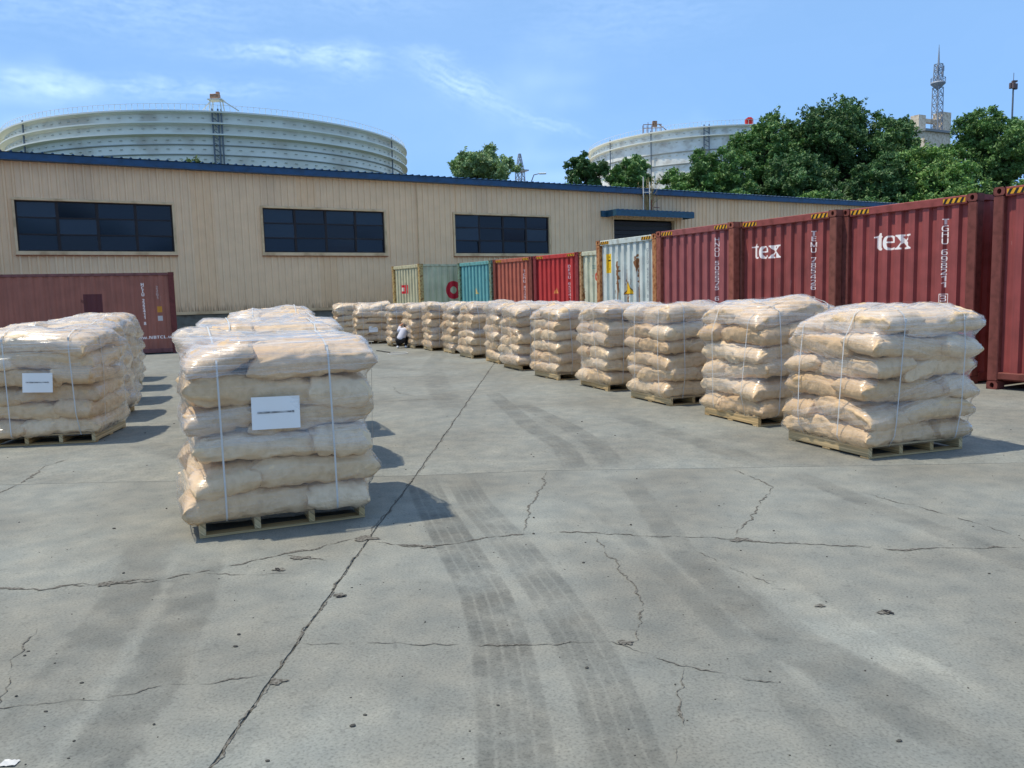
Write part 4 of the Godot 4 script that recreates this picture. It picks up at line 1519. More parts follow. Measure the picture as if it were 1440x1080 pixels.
func paint_base(w: int, h: int, col: Color, seed_: int, wear: float) -> Image:
	var im := Image.create(w, h, false, Image.FORMAT_RGB8)
	var a := ns(0.012, seed_, 4).get_image(w, h).get_data()
	var st := ns(0.10, seed_ + 1, 3).get_image(w, maxi(4, h / 24))
	st.resize(w, h, Image.INTERPOLATE_CUBIC)
	var sd := st.get_data()
	for y in h:
		for x in w:
			var i := y * w + x
			var c := 1.0 + (a[i] / 255.0 - 0.5) * 0.17 * wear + (sd[i] / 255.0 - 0.5) * 0.14 * wear
			im.set_pixel(x, y, Color(col.r * c, col.g * c, col.b * c))
	# scratches and chips
	var r := RandomNumberGenerator.new()
	r.seed = seed_
	for k in int(26 * wear):
		var x := r.randi_range(4, w - 5)
		var y := r.randi_range(int(h * 0.2), h - 30)
		var l := r.randi_range(3, 34)
		var cc := Color(0.45, 0.27, 0.17) if r.randf() < 0.6 else Color(0.72, 0.62, 0.56)
		for e in l:
			var xx := clampi(x + int(sin(e * 0.15 + k) * 1.5), 0, w - 1)
			var yy := mini(y + e, h - 1)
			im.set_pixel(xx, yy, im.get_pixel(xx, yy).lerp(cc, 0.6))
	return im


func picture_material(im: Image, rough := 0.62) -> StandardMaterial3D:
	var m := mat(Color.WHITE, rough)
	m.albedo_texture = ImageTexture.create_from_image(im)
	m.texture_repeat = false
	return m


func container(label: String, where: Vector3, turn: float, H: float, L: float, pic: Image, paint: Color, post: Color, striped: bool, side_pic: Image = null, post_rust := false, rail := Color(0, 0, 0, 0)) -> Node3D:
	var W := 2.438
	var o := thing("shipping_container", label, "shipping container", where, turn, "shipping containers round the yard")
	var pm := tri(mat(post, 0.75), M.rust_tex if post_rust else M.grime, 0.9)
	var rm := tri(mat(rail if rail.a > 0 else paint, 0.7), M.grime, 1.2)
	var plain := tri(mat(paint, 0.65), M.grime, 2.2)
	# corner posts
	for s in [-1, 1]:
		for e in [0, 1]:
			var b := Mb.new()
			b.bevel_box(Vector3(s * (W / 2 - 0.075), H / 2, -0.09 if e == 0 else -L + 0.09), Vector3(0.15, H - 0.236 - 0.004, 0.17), 0.012)
			part("corner_post", b.mesh(), pm, o)
			for y in [0.059, H - 0.059]:
				var c := part("corner_casting", casting, pm, o)
				c.position = Vector3(s * (W / 2 - 0.081), y, -0.089 if e == 0 else -L + 0.089)
				if e == 1:
					c.rotation.y = PI
	# end frame rails
	for e in [0, 1]:
		var zc := -0.07 if e == 0 else -L + 0.07
		var b := Mb.new()
		b.bevel_box(Vector3(0, H - 0.075, zc), Vector3(W - 0.33, 0.13, 0.12), 0.01)
		part("top_rail", b.mesh(), rm, o)
		var b2 := Mb.new()
		b2.bevel_box(Vector3(0, 0.20, zc), Vector3(W - 0.306, 0.10, 0.13), 0.01)
		part("bottom_rail", b2.mesh(), pm, o)
	# panels
	var ep := part("end_panel", corrugated(W - 0.30, 0.25, H - 0.14, 0.245, 0.112, 0.026, 0.058, W, H), picture_material(pic), o)
	ep.position.z = -0.035
	var bp := part("rear_panel", corrugated(W - 0.30, 0.25, H - 0.14, 0.245, 0.104, 0.034, 0.045, W, H), plain, o)
	bp.position.z = -L + 0.035
	bp.rotation.y = PI
	for s in [-1, 1]:
		var sp := part("side_panel", corrugated(L - 0.32, 0.16, H - 0.10, 0.278, 0.072, 0.068, 0.036, L, H), picture_material(side_pic) if side_pic and s == 1 else plain, o)
		sp.position = Vector3(s * (W / 2 - 0.018), 0, -L / 2)
		sp.rotation.y = s * PI / 2
		var b := Mb.new()
		b.box(Vector3(s * (W / 2 - 0.04), H - 0.055, -L / 2), Vector3(0.075, 0.08, L - 0.37))
		part("side_rail", b.mesh(), rm, o)
		var b3 := Mb.new()
		b3.box(Vector3(s * (W / 2 - 0.045), 0.10, -L / 2), Vector3(0.08, 0.13, L - 0.37))
		part("side_sill", b3.mesh(), rm, o)
	var rf := Mb.new()
	var nr := int((L - 0.3) / 0.3)
	for k in nr:
		rf.box(Vector3(0, H - 0.035, -0.28 - 0.3 * k), Vector3(W - 0.2, 0.04, 0.2))
	rf.box(Vector3(0, H - 0.06, -L / 2), Vector3(W - 0.16, 0.03, L - 0.3))
	part("roof_panel", rf.mesh(), plain, o)
	var fl := Mb.new()
	fl.box(Vector3(0, 0.15, -L / 2), Vector3(W - 0.2, 0.06, L - 0.3))
	part("floor", fl.mesh(), plain, o)
	if striped:
		for s in [-1, 1]:
			var st := part("hazard_mark", stripes, null, o)
			st.position = Vector3(s * (W / 2 - 0.37), H - 0.075, -0.0075)
	return o


func build_containers() -> void:
	make_casting()
	var white := Color(1.0, 0.98, 0.96)
	var grp := deg_to_rad(-61.5)
	var grp2 := deg_to_rad(-55.5)
	var PW := 448
	var PH := 532
	var place := func(near: Vector2, far: Vector2) -> Vector3:
		return at((near.x + far.x) * 0.5, 0, (near.y + far.y) * 0.5)
	var mid := func(near: Vector2, heading: float) -> Vector3:
		var d := Vector2(sin(deg_to_rad(heading)), cos(deg_to_rad(heading)))
		return at(near.x + d.x * 1.219, 0, near.y + d.y * 1.219)
	var maroon := Color(0.585, 0.285, 0.27)
	var dark_post := Color(0.48, 0.25, 0.22)
	var fn := ns(0.05, 131, 3)
	# right edge: only its left part is in view
	var i0 := paint_base(PW, PH, Color(0.565, 0.265, 0.25), 140, 1.0)
	container("maroon container cut off by the right edge of the picture", mid.call(Vector2(8.13, 9.59), -28.5), grp, 2.896, 12.19, i0, Color(0.565, 0.265, 0.25), dark_post, true)
	var i1 := paint_base(PW, PH, maroon, 141, 1.0)
	var wx := 118.0
	for ch in ["t", "e", "x"]:
		var gw := glyph(i1, font_serif, ch, wx + 16, 112.0 if ch == "t" else 118.0, 58.0, white, 1.05)
		wx += gw + 7.0
	column_text(i1, "TGHU 698211", 350, 70, 18.6, 16.5, white, 1.1)
	frame_digit(i1, "3", 350, 290, white)
	container("maroon container lettered tex and TGHU 698211, next to the right edge", mid.call(Vector2(7.06, 12.29), -28.5), grp, 2.896, 12.19, i1, maroon, dark_post, true)
	var i2 := paint_base(PW, PH, Color(0.565, 0.28, 0.26), 142, 1.1)
	wx = 76.0
	for ch in ["t", "e", "x"]:
		var gw := glyph(i2, font_serif, ch, wx + 16, 112.0 if ch == "t" else 118.0, 60.0, white, 1.1)
		wx += gw + 7.0
	column_text(i2, "TEMU 785426", 350, 68, 18.6, 16.0, white, 1.05)
	glyph(i2, font_bold, "2", 350, 286, 16, white)
	container("maroon container lettered tex and TEMU 785426, right of the plain maroon one", mid.call(Vector2(5.76, 14.32), -28.5), grp, 2.896, 12.19, i2, Color(0.565, 0.28, 0.26), Color(0.52, 0.30, 0.25), true, null, false)
	var i3 := paint_base(PW, PH, Color(0.60, 0.335, 0.33), 143, 0.8)
	column_text(i3, "HNOU 505575", 350, 58, 18.8, 16.0, white, 1.0)
	glyph(i3, font_bold, "6", 350, 280, 16, white)
	container("plain rosy maroon container with a white number column, right of the rusty pale blue one", mid.call(Vector2(4.50, 16.28), -28.5), grp, 2.896, 12.19, i3, Color(0.58, 0.32, 0.315), Color(0.60, 0.345, 0.28), true)
	# pale blue with rust
	var i4 := paint_base(PW, PH, Color(0.80, 0.83, 0.80), 144, 0.9)
	var rust := Color(0.50, 0.31, 0.15, 0.95)
	for q in [[160, 150, 8, 60, 330], [226, 190, 9, 60, 330], [236, 300, 12, 60, 260], [258, 380, 10, 30, 140], [300, 110, 16, 26, 60], [314, 150, 9, 70, 370], [318, 280, 8, 90, 260], [108, 400, 14, 16, 60], [70, 330, 6, 30, 100], [380, 400, 8, 30, 90], [136, 250, 7, 40, 200], [330, 430, 14, 20, 60], [200, 400, 10, 24, 120]]:
		blot(i4, q[0], q[1], q[2], q[3], rust, fn, q[4])
	i4.fill_rect(Rect2i(74, 66, 40, 88), Color(0.95, 0.78, 0.12))
	for q in [[84, 78, 20, 6], [80, 94, 12, 6], [98, 94, 12, 6], [88, 112, 12, 12], [86, 132, 18, 6]]:
		i4.fill_rect(Rect2i(q[0], q[1], q[2], q[3]), Color(0.16, 0.13, 0.08))
	warn(i4, 240, 226, 30, Color(0.95, 0.75, 0.12), Color(0.35, 0.17, 0.10))
	column_text(i4, "GESU 434671 0 45G1", 384, 66, 17.5, 14, Color(0.50, 0.55, 0.56), 1.1)
	container("pale blue container with rust runs and yellow stickers", mid.call(Vector2(3.43, 18.96), -28.5), grp, 2.896, 12.19, i4, Color(0.74, 0.80, 0.79), Color(0.74, 0.53, 0.34), true, null, true, Color(0.78, 0.82, 0.80))
	# cream, half hidden
	var i5 := paint_base(PW, PH, Color(0.80, 0.80, 0.70), 145, 0.8)
	ring_mark(i5, 168, 150, 26, 12, Color(0.80, 0.32, 0.22))
	for k in 3:
		i5.fill_rect(Rect2i(120, 84 + k * 8, 34, 3), Color(0.45, 0.58, 0.55))
	blot(i5, 30, 260, 10, 40, rust, fn, 120)
	container("cream container half hidden behind the rusty pale blue one", mid.call(Vector2(3.62, 24.25), -34.6), grp2, 2.896, 12.19, i5, Color(0.80, 0.80, 0.70), Color(0.76, 0.62, 0.45), false, null, true)
	var i6 := paint_base(PW, PH, Color(0.75, 0.235, 0.225), 146, 0.7)
	column_text(i6, "DFSU 653418 7", 352, 80, 22, 17, white, 0.9)
	warn(i6, 226, 218, 22, Color(0.92, 0.62, 0.35), Color(0.92, 0.62, 0.35))
	container("bright red container with a small orange triangle", mid.call(Vector2(2.22, 26.20), -34.6), grp2, 2.896, 12.19, i6, Color(0.75, 0.235, 0.225), Color(0.56, 0.21, 0.22), true)
	var i7 := paint_base(PW, PH, Color(0.71, 0.40, 0.32), 147, 0.7)
	column_text(i7, "TCNU 872950 3", 352, 90, 22, 17, white, 0.8)
	container("brownish red container between the teal and the bright red ones", mid.call(Vector2(0.78, 28.25), -34.6), grp2, 2.896, 12.19, i7, Color(0.71, 0.40, 0.32), Color(0.52, 0.27, 0.22), true)
	var i8 := paint_base(PW, PH, Color(0.42, 0.66, 0.66), 148, 0.7)
	warn(i8, 240, 206, 22, Color(0.85, 0.76, 0.50), Color(0.85, 0.76, 0.50))
	container("teal container beside the brownish red one", mid.call(Vector2(-0.68, 30.38), -34.6), grp2, 2.896, 12.19, i8, Color(0.42, 0.66, 0.66), Color(0.48, 0.60, 0.52), false, null, true)
	# the last one stands out of line and shows its side
	var i9 := paint_base(PW, PH, Color(0.77, 0.755, 0.63), 149, 0.8)
	logo_box(i9, 190, 178, Color(0.86, 0.14, 0.20), Color(0.92, 0.88, 0.80))
	for k in 7:
		i9.fill_rect(Rect2i(290 + k * 14, 290, 8, 16), Color(0.50, 0.42, 0.28))
	blot(i9, 420, 30, 20, 14, rust, fn, 40)
	var s9 := paint_base(768, 366, Color(0.77, 0.755, 0.63), 150, 0.7)
	ring_mark(s9, 196, 132, 46, 19, Color(0.80, 0.10, 0.20))
	for k in 22:
		for e in 3:
			s9.set_pixel(232 + k, 132 - 34 + k * 2 + e, Color(0.70, 0.09, 0.18))
	s9.fill_rect(Rect2i(236, 96, 14, 76), Color(0.80, 0.10, 0.20))
	container("cream container with red marks that juts out at the far end of the row", mid.call(Vector2(-3.52, 31.9), -34.6), grp2, 2.896, 6.06, i9, Color(0.77, 0.755, 0.63), Color(0.76, 0.68, 0.46), false, s9, true)
	# the one standing broadside on the left
	var i10 := paint_base(PW, PH, Color(0.50, 0.30, 0.29), 151, 0.8)
	var s10 := paint_base(1536, 326, Color(0.60, 0.365, 0.30), 152, 0.7)
	# u runs from the far end at left to the visible right corner
	var patch := Color(0.36, 0.15, 0.16)
	s10.fill_rect(Rect2i(811, 110, 110, 58), patch)
	s10.fill_rect(Rect2i(1205, 82, 66, 86), patch)
	column_text(s10, "HCIU 222411 8", 1418, 48, 13.6, 12, white, 1.1)
	column_text(s10, "22G1", 1470, 60, 14.0, 11, Color(0.75, 0.68, 0.66), 1.0)
	s10.fill_rect(Rect2i(1466, 136, 18, 24), Color(0.80, 0.55, 0.15))
	s10.fill_rect(Rect2i(1466, 174, 18, 20), Color(0.78, 0.74, 0.72))
	glyph(s10, font_bold, "www.NBTCL.us", 1446, 260, 12, white, 1.25)
	for q in [[60, 40, 30], [620, 30, 20], [1210, 110, 12]]:
		blot(s10, q[0], q[1], q[2], 10, Color(0.35, 0.16, 0.13, 0.6), fn, 30)
	# local -z runs along its length to the right; its +x side faces the yard
	container("dull maroon container standing broadside on the left before the warehouse", at(-22.41, 0, 22.29), deg_to_rad(-66.5), 2.591, 12.19, i10, Color(0.49, 0.30, 0.29), Color(0.44, 0.20, 0.18), false, s10)


func frame_digit(im: Image, s: String, cx: float, cy: float, col: Color) -> void:
	glyph(im, font_bold, s, cx, cy, 18, col, 1.05)
	var x0 := int(cx) - 11
	var y0 := int(cy) - 14
	im.fill_rect(Rect2i(x0, y0, 22, 2), col)
	im.fill_rect(Rect2i(x0, y0 + 27, 22, 2), col)
	im.fill_rect(Rect2i(x0, y0, 2, 28), col)
	im.fill_rect(Rect2i(x0 + 20, y0, 2, 29), col)


func warn(im: Image, cx: int, cy: int, r: int, col: Color, edge: Color) -> void:
	for y in range(-r, r):
		var half := (y + r) * 0.56
		for x in range(-int(half), int(half) + 1):
			im.set_pixel(cx + x, cy + y, edge if absf(x) > half - 3 or y > r - 4 else col)


func ring_mark(im: Image, cx: int, cy: int, r: int, hole: int, col: Color) -> void:
	for y in range(-r, r + 1):
		for x in range(-r, r + 1):
			var d := sqrt(x * x + y * y)
			if d <= r and d >= hole and cx + x >= 0 and cy + y >= 0:
				im.set_pixel(cx + x, cy + y, col)


func logo_box(im: Image, cx: int, cy: int, red: Color, pale: Color) -> void:
	im.fill_rect(Rect2i(cx - 60, cy - 32, 58, 64), red)
	im.fill_rect(Rect2i(cx - 44, cy - 14, 26, 28), pale)
	im.fill_rect(Rect2i(cx + 2, cy - 32, 20, 64), red)
	im.fill_rect(Rect2i(cx + 26, cy - 32, 34, 64), red)
	im.fill_rect(Rect2i(cx + 34, cy - 6, 14, 14), pale)


# ------------------------------------------------------------------ sacks on pallets
func make_sacks() -> void:
	for k in 26:
		var r := RandomNumberGenerator.new()
		r.seed = 4000 + k
		var L := r.randf_range(0.84, 0.91)
		var W := r.randf_range(0.465, 0.505)
		var T := r.randf_range(0.222, 0.248)
		var f := ns(1.0, 4100 + k, 3)
		var g := ns(1.0, 4200 + k, 2, FastNoiseLite.TYPE_SIMPLEX_SMOOTH, FastNoiseLite.FRACTAL_RIDGED)
		var NU := 52
		var NV := 44
		var P := PackedVector3Array()
		var S := PackedVector3Array()
		var sag := r.randf_range(0.005, 0.065)
		var bow := r.randf_range(-0.03, 0.03)
		var fill := [r.randf_range(0.8, 1.08), r.randf_range(0.8, 1.08)]
		var ends := [r.randf_range(7.0, 15.0), r.randf_range(7.0, 15.0)]
		var fold := r.randf_range(-0.2, 0.2)
		for i in NU:
			var s := 2.0 * i / (NU - 1) - 1.0
			var u := signf(s) * (1.0 - pow(1.0 - absf(s), 1.5))
			var au := absf(u)
			var side := 0 if u < 0 else 1
			var w := W * 0.5 * (1.0 - 0.05 * pow(au, 2.5)) * (1.0 - 0.08 * pow(au, 16.0))
			var t := T * 0.5 * pow(maxf(0.0, 1.0 - pow(au, ends[side])), 0.5) * lerpf(1.0, fill[side], au) + (0.004 if i > 0 and i < NU - 1 else 0.0)
			for j in NV:
				var a := TAU * j / NV
				var sy := signf(sin(a)) * pow(absf(sin(a)), 0.66)
				var cz := signf(cos(a)) * pow(absf(cos(a)), 0.66)
				var p := Vector3(u * L * 0.5, sy * t, cz * w)
				# slack paper: broad dents, creases that radiate from the ends, a tuck across
				var inner := pow(maxf(0.0, 1.0 - pow(au, 9.0)), 0.6)
				var d := 0.016 * f.get_noise_3d(p.x * 5.0, p.y * 5.0, p.z * 5.0) * inner
				d += 0.013 * f.get_noise_3d(p.x * 3.2 + 20.0, sin(a) * 2.0, cos(a) * 2.0) * inner
				d -= 0.034 * pow(au, 2.2) * inner * maxf(0.0, g.get_noise_3d(u * 1.2 + 9.0, sin(a) * 2.6, cos(a) * 2.6) - 0.05)
				d -= 0.018 * inner * maxf(0.0, g.get_noise_3d(p.x * 5.0, p.y * 9.0, p.z * 7.0 + 30.0))
				d -= 0.009 * inner * maxf(0.0, g.get_noise_3d(p.x * 4.0 + 60.0, p.y * 20.0, p.z * 16.0))
				d -= 0.010 * exp(-pow((u - fold - 0.25 * cos(a * 2.0)) / 0.05, 2.0)) * (0.4 + 0.6 * f.get_noise_3d(1.0, a, 2.0))
				p += Vector3(0, sin(a), cos(a)).normalized() * d
				# the corners of a filled sack stand out as ears
				p.x += signf(u) * pow(au, 10.0) * (0.022 * pow(absf(cz), 5.0) - 0.012)
				# sewn end: a thin wavy lip
				if au > 0.97:
					var q := (au - 0.97) / 0.03
					p.y += q * (0.010 * sin(cz * 4.0 + k) + 0.004 * sin(cz * 11.0 + k * 2.0))
					p.x += signf(u) * q * 0.006 * (1.0 + f.get_noise_2d(cz * 3.0, 8.0))
				p.y -= sag * au * au
				p.z += bow * (au * au - 0.3)
				P.append(p)
				if i % 4 == 1 and j % 4 == 0 or i == 0 and j % 4 == 0 or i == NU - 1 and j % 4 == 0:
					S.append(p)
		var b := Mb.new()
		b.grid(P, NU, NV, true)
		sacks.append(b.mesh())
		sack_points.append(S)


var board_meshes := {}


func board(size: Vector3, along_z: bool) -> ArrayMesh:
	var key := str(size, along_z)
	if not board_meshes.has(key):
		var b := Mb.new()
		b.bevel_box(Vector3.ZERO, size, 0.003)
		# run the grain along the board
		for i in b.t.size():
			var p := b.v[i]
			var q := p.z if along_z else p.x
			var o := (p.x if along_z else p.z) + p.y
			b.t[i] = Vector2(q * 0.5, o * 2.0)
		board_meshes[key] = b.mesh()
	return board_meshes[key]


func make_pallet(parent: Node3D, r: RandomNumberGenerator) -> void:
	var p := Node3D.new()
	p.name = "pallet"
	parent.add_child(p, true)
	for k in 4:
		var o := part("stringer", board(Vector3(0.042, 0.084, 1.10), true), M["wood%d" % r.randi_range(0, 2)], p)
		o.position = Vector3([-0.529, -0.18, 0.18, 0.529][k], 0.060, 0)
	for k in 7:
		var o := part("deck_board", board(Vector3(1.10, 0.018, 0.105), false), M["wood%d" % r.randi_range(0, 2)], p)
		o.position = Vector3(r.randf_range(-0.006, 0.006), 0.1115, -0.4975 + 0.1658 * k + (r.randf_range(-0.008, 0.008) if k % 6 else 0.0))
		o.rotation.y = r.randf_range(-0.006, 0.006)
	for k in 3:
		var o := part("bottom_board", board(Vector3(1.10, 0.017, 0.105), false), M["wood%d" % r.randi_range(0, 2)], p)
		o.position = Vector3(0, 0.009, [-0.4975, 0.0, 0.4975][k])


func sack_pallet(label: String, centre: Vector2, front_heading: float, seed_: int, height := 1.0, paper := Vector3.ZERO, spread := 1.0, first := 0, tilt := 1.0) -> Node3D:
	var r := RandomNumberGenerator.new()
	r.seed = seed_
	var o := thing("pallet_load", label, "pallet load", at(centre.x, 0, centre.y), deg_to_rad(90.0 - front_heading), "wrapped pallets of paper sacks in the yard")
	make_pallet(o, r)
	var layers := 6
	var pitch := 0.187 * height
	var all := PackedVector3Array()
	var lean := Vector2(r.randf_range(-0.012, 0.012), r.randf_range(-0.012, 0.012))
	for k in layers:
		var flip := 1.0 if (k + first) % 2 == 0 else -1.0
		var y := 0.118 + pitch * (k + 0.5)
		var grow := 1.0 + 0.03 * sin(k * 1.3 + seed_)
		var shift := lean * k + Vector2(r.randf_range(-0.018, 0.018), r.randf_range(-0.018, 0.018))
		# pinwheel of four sacks round a small core: [x, z, turned]
		for q in [[-0.18 * flip, 0.365, 0], [0.375 * flip, 0.18, 1], [0.18 * flip, -0.365, 0], [-0.375 * flip, -0.18, 1]]:
			var kind := r.randi() % sacks.size()
			var s := part("sack", sacks[kind], M["paper%d" % r.randi_range(0, 4)], o)
			var px: float = q[0] * spread * grow + shift.x + r.randf_range(-0.022, 0.022)
			var pz: float = q[1] * spread * grow + shift.y + r.randf_range(-0.022, 0.022)
			var top := k == layers - 1
			var out := deg_to_rad((r.randf_range(1.0, 7.0) * tilt + (r.randf_range(2.0, 11.0) if top else 0.0)) * (0.3 if k == 0 else 1.0))
			var roll := deg_to_rad(r.randf_range(-5.8, 5.8) * tilt * (0.3 if k == 0 else 1.8 if top else 1.0))
			var bs := Basis()
			if q[2] == 0:
				bs = Basis(Vector3.RIGHT, out * signf(pz)) * Basis(Vector3.BACK, roll) * Basis(Vector3.UP, deg_to_rad(r.randf_range(-5, 5)))
			else:
				bs = Basis(Vector3.BACK, -out * signf(px)) * Basis(Vector3.RIGHT, roll) * Basis(Vector3.UP, deg_to_rad(90.0 + r.randf_range(-5, 5)))
			if r.randf() < 0.5:
				bs = bs * Basis(Vector3.UP, PI)
			var flat := Vector3(1, 0.99 * height, 1)
			s.transform = Transform3D(bs.scaled_local(flat), Vector3(px, y + (0.035 if top else 0.0) + r.randf_range(-0.006, 0.006) - (0.02 if top else 0.0), pz))
			for p in sack_points[kind]:
				all.append(s.transform * p)
	# ---- stretch film: hull of the load at each height, then over the top
	var NR := 30
	var NA := 80
	var ymax := 0.0
	for p in all:
		ymax = maxf(ymax, p.y)
	var y0 := 0.095
	var y1 := ymax - 0.045
	var R: Array[PackedFloat32Array] = []
	var fw := ns(1.0, seed_ + 5, 3)
	for i in NR:
		var y := lerpf(y0, y1, float(i) / (NR - 1))
		var pts := PackedVector2Array()
		var win := 0.034 if i < NR - 5 else 0.03
		while pts.size() < 12:
			pts.clear()
			for p in all:
				if absf(p.y - y) < win:
					pts.append(Vector2(p.x, p.z))
			win += 0.03
		if y < 0.2:
			for c in [Vector2(-0.55, -0.55), Vector2(0.55, -0.55), Vector2(0.55, 0.55), Vector2(-0.55, 0.55)]:
				pts.append(c)
		var hull := Geometry2D.convex_hull(pts)
		var row := PackedFloat32Array()
		for j in NA:
			var a := TAU * j / NA
			var d := Vector2(cos(a), sin(a))
			var best := 0.3
			for e in hull.size() - 1:
				var A := hull[e]
				var B := hull[e + 1] - A
				var den := d.cross(B)
				if absf(den) > 1e-9:
					var t := A.cross(B) / den
					var u := A.cross(d) / den
					if t > 0 and u >= -1e-4 and u <= 1.0001:
						best = maxf(best, t)
			row.append(best)
		R.append(row)
	# keep the film taut: a little smoothing up and down
	for pas in 1:
		for i in range(1, NR - 1):
			for j in NA:
				R[i][j] = maxf(R[i][j], 0.5 * (R[i - 1][j] + R[i + 1][j]) - 0.02)
	var P := PackedVector3Array()
	var UV := PackedVector2Array()
	for i in NR:
		var y := lerpf(y0, y1, float(i) / (NR - 1))
		for j in NA + 1:
			var a := TAU * (j % NA) / NA
			var rr := R[i][j % NA] + 0.007 + 0.004 * fw.get_noise_3d(cos(a) * 2.0, y * 14.0, sin(a) * 2.0)
			P.append(Vector3(cos(a) * rr, y + 0.01 * fw.get_noise_2d(a * 2.0, 3.0) * (1.0 if i == 0 else 0.0), sin(a) * rr))
			UV.append(Vector2(3.0 * j / NA, y * 1.6))
	var tops := [0.94, 0.86, 0.74, 0.58, 0.40, 0.20, 0.0]
	for s in tops:
		for j in NA + 1:
			var a := TAU * (j % NA) / NA
			var rr: float = R[NR - 1][j % NA] * s
			var x := cos(a) * rr
			var z := sin(a) * rr
			var hgt := y1 - 0.03
			for p in all:
				if p.y > y1 - 0.12:
					var dd := (p.x - x) * (p.x - x) + (p.z - z) * (p.z - z)
					if dd < 0.02:
						hgt = maxf(hgt, p.y - dd * 1.5)
			P.append(Vector3(x, hgt + 0.010 + 0.006 * fw.get_noise_2d(x * 9.0, z * 9.0), z))
			UV.append(Vector2(x * 0.9 + z * 0.4, z * 1.6))
	var fb := Mb.new()
	fb.grid(P, NR + tops.size(), NA + 1, false, false, UV)
	for i in NR + tops.size():
		var i0 := i * (NA + 1)
		var nn := (fb.n[i0] + fb.n[i0 + NA]).normalized()
		fb.n[i0] = nn
		fb.n[i0 + NA] = nn
	var film := part("stretch_film", fb.mesh(), M.film, o)
	var tfm := Mb.new()
	var low := NR - 7
	var TP := P.slice(low * (NA + 1))
	var TU := PackedVector2Array()
	for i in TP.size():
		var row_ := i / (NA + 1)
		var q := TP[i]
		var wav := 0.02 * fw.get_noise_2d(q.x * 5.0 + 20.0, q.z * 5.0)
		TP[i] = Vector3(q.x * 1.006, q.y + 0.005 + (wav if row_ == 0 else 0.0), q.z * 1.006)
		TU.append(UV[low * (NA + 1) + i] * Vector2(0.9, 1.3) + Vector2(0.37, 0.11 * (seed_ % 7)))
	tfm.grid(TP, NR + tops.size() - low, NA + 1, false, false, TU)
	part("top_film", tfm.mesh(), M.top_film, film)
	# overlapping film turns show as milky slanting bands
	var lookup := func(a: float, y: float) -> float:
		var fi := clampf((y - y0) / (y1 - y0), 0.0, 1.0) * (NR - 1)
		var i := mini(int(fi), NR - 2)
		var fj := fposmod(a / TAU, 1.0) * NA
		var j := int(fj) % NA
		var j2 := (j + 1) % NA
		var ta := fi - i
		var tb := fj - int(fj)
		return lerpf(lerpf(R[i][j], R[i][j2], tb), lerpf(R[i + 1][j], R[i + 1][j2], tb), ta)
	for e in 4:
		var a0 := r.randf() * TAU
		var turns := r.randf_range(0.5, 1.1)
		var ya := r.randf_range(0.15, y1 - 0.1)
		var yb := clampf(ya + r.randf_range(-0.6, 0.6), 0.2, y1)
		var wd := r.randf_range(0.10, 0.3) if e < 3 else 0.022
		var n := int(60 * turns) + 4
		var BP := PackedVector3Array()
		var BU := PackedVector2Array()
		for i in n:
			var s := float(i) / (n - 1)
			var a := a0 + s * turns * TAU
			var yc := lerpf(ya, yb, s) + 0.03 * fw.get_noise_2d(s * 4.0, e * 9.0)
			for c in 7:
				var y := clampf(yc + (c / 6.0 - 0.5) * wd, y0, y1 + 0.02)
				var rr: float = lookup.call(a, y) + 0.012 + 0.002 * e
				BP.append(Vector3(cos(a) * rr, y, sin(a) * rr))
				BU.append(Vector2(s * turns * 4.0, c / 6.0 * maxf(0.35, wd * 3.0) + e * 0.3))
		var bb := Mb.new()
		bb.grid(BP, n, 7, false, true, BU)
		part("film_band", bb.mesh(), M.band, film)
	# ---- straps: taut loops round load and deck
	for q in [[0, -0.34], [0, 0.36], [1, -0.30], [1, 0.32]]:
		var off: float = q[1] + r.randf_range(-0.05, 0.05)
		var sl := r.randf_range(-0.05, 0.05)
		var pts := PackedVector2Array()
		for p in all:
			var c := p.x if q[0] == 0 else p.z
			if absf(c - off - sl * (p.y - 0.6)) < 0.10:
				pts.append(Vector2(p.z if q[0] == 0 else p.x, p.y))
		for c in [Vector2(-0.553, 0.1), Vector2(0.553, 0.1)]:
			pts.append(c)
		var hull := Geometry2D.convex_hull(pts)
		var C := Vector2(0, 0.6)
		var SP := PackedVector3Array()
		var seg := 0.0
		for e in hull.size():
			var h := hull[e]
			var g := h + (h - C).normalized() * 0.015
			if h.y < 0.11:
				g = Vector2(h.x, 0.098)
			var cc := off + sl * (g.y - 0.6)
			for s in [-1, 1]:
				SP.append(Vector3(cc + s * 0.0058, g.y, g.x) if q[0] == 0 else Vector3(g.x, g.y, cc + s * 0.0058))
		var sb := Mb.new()
		sb.grid(SP, hull.size(), 2, false, q[0] == 1)
		var st := part("strap", sb.mesh(), M.strap, o)
		var bk := Mb.new()
		bk.bevel_box(Vector3.ZERO, Vector3(0.024, 0.034, 0.008), 0.002)
		var zz := 1 if q[0] == 0 else 0
		if zz:
			var bo := part("buckle", bk.mesh(), M.strap, st)
			var yb := ymax - 0.14
			var zb := -10.0
			for e in hull.size() - 1:
				var A := hull[e]
				var B := hull[e + 1]
				if (A.y - yb) * (B.y - yb) <= 0 and absf(A.y - B.y) > 1e-5:
					zb = maxf(zb, lerpf(A.x, B.x, (yb - A.y) / (B.y - A.y)))
			bo.position = Vector3(off + sl * (yb - 0.6), yb, zb + 0.02)
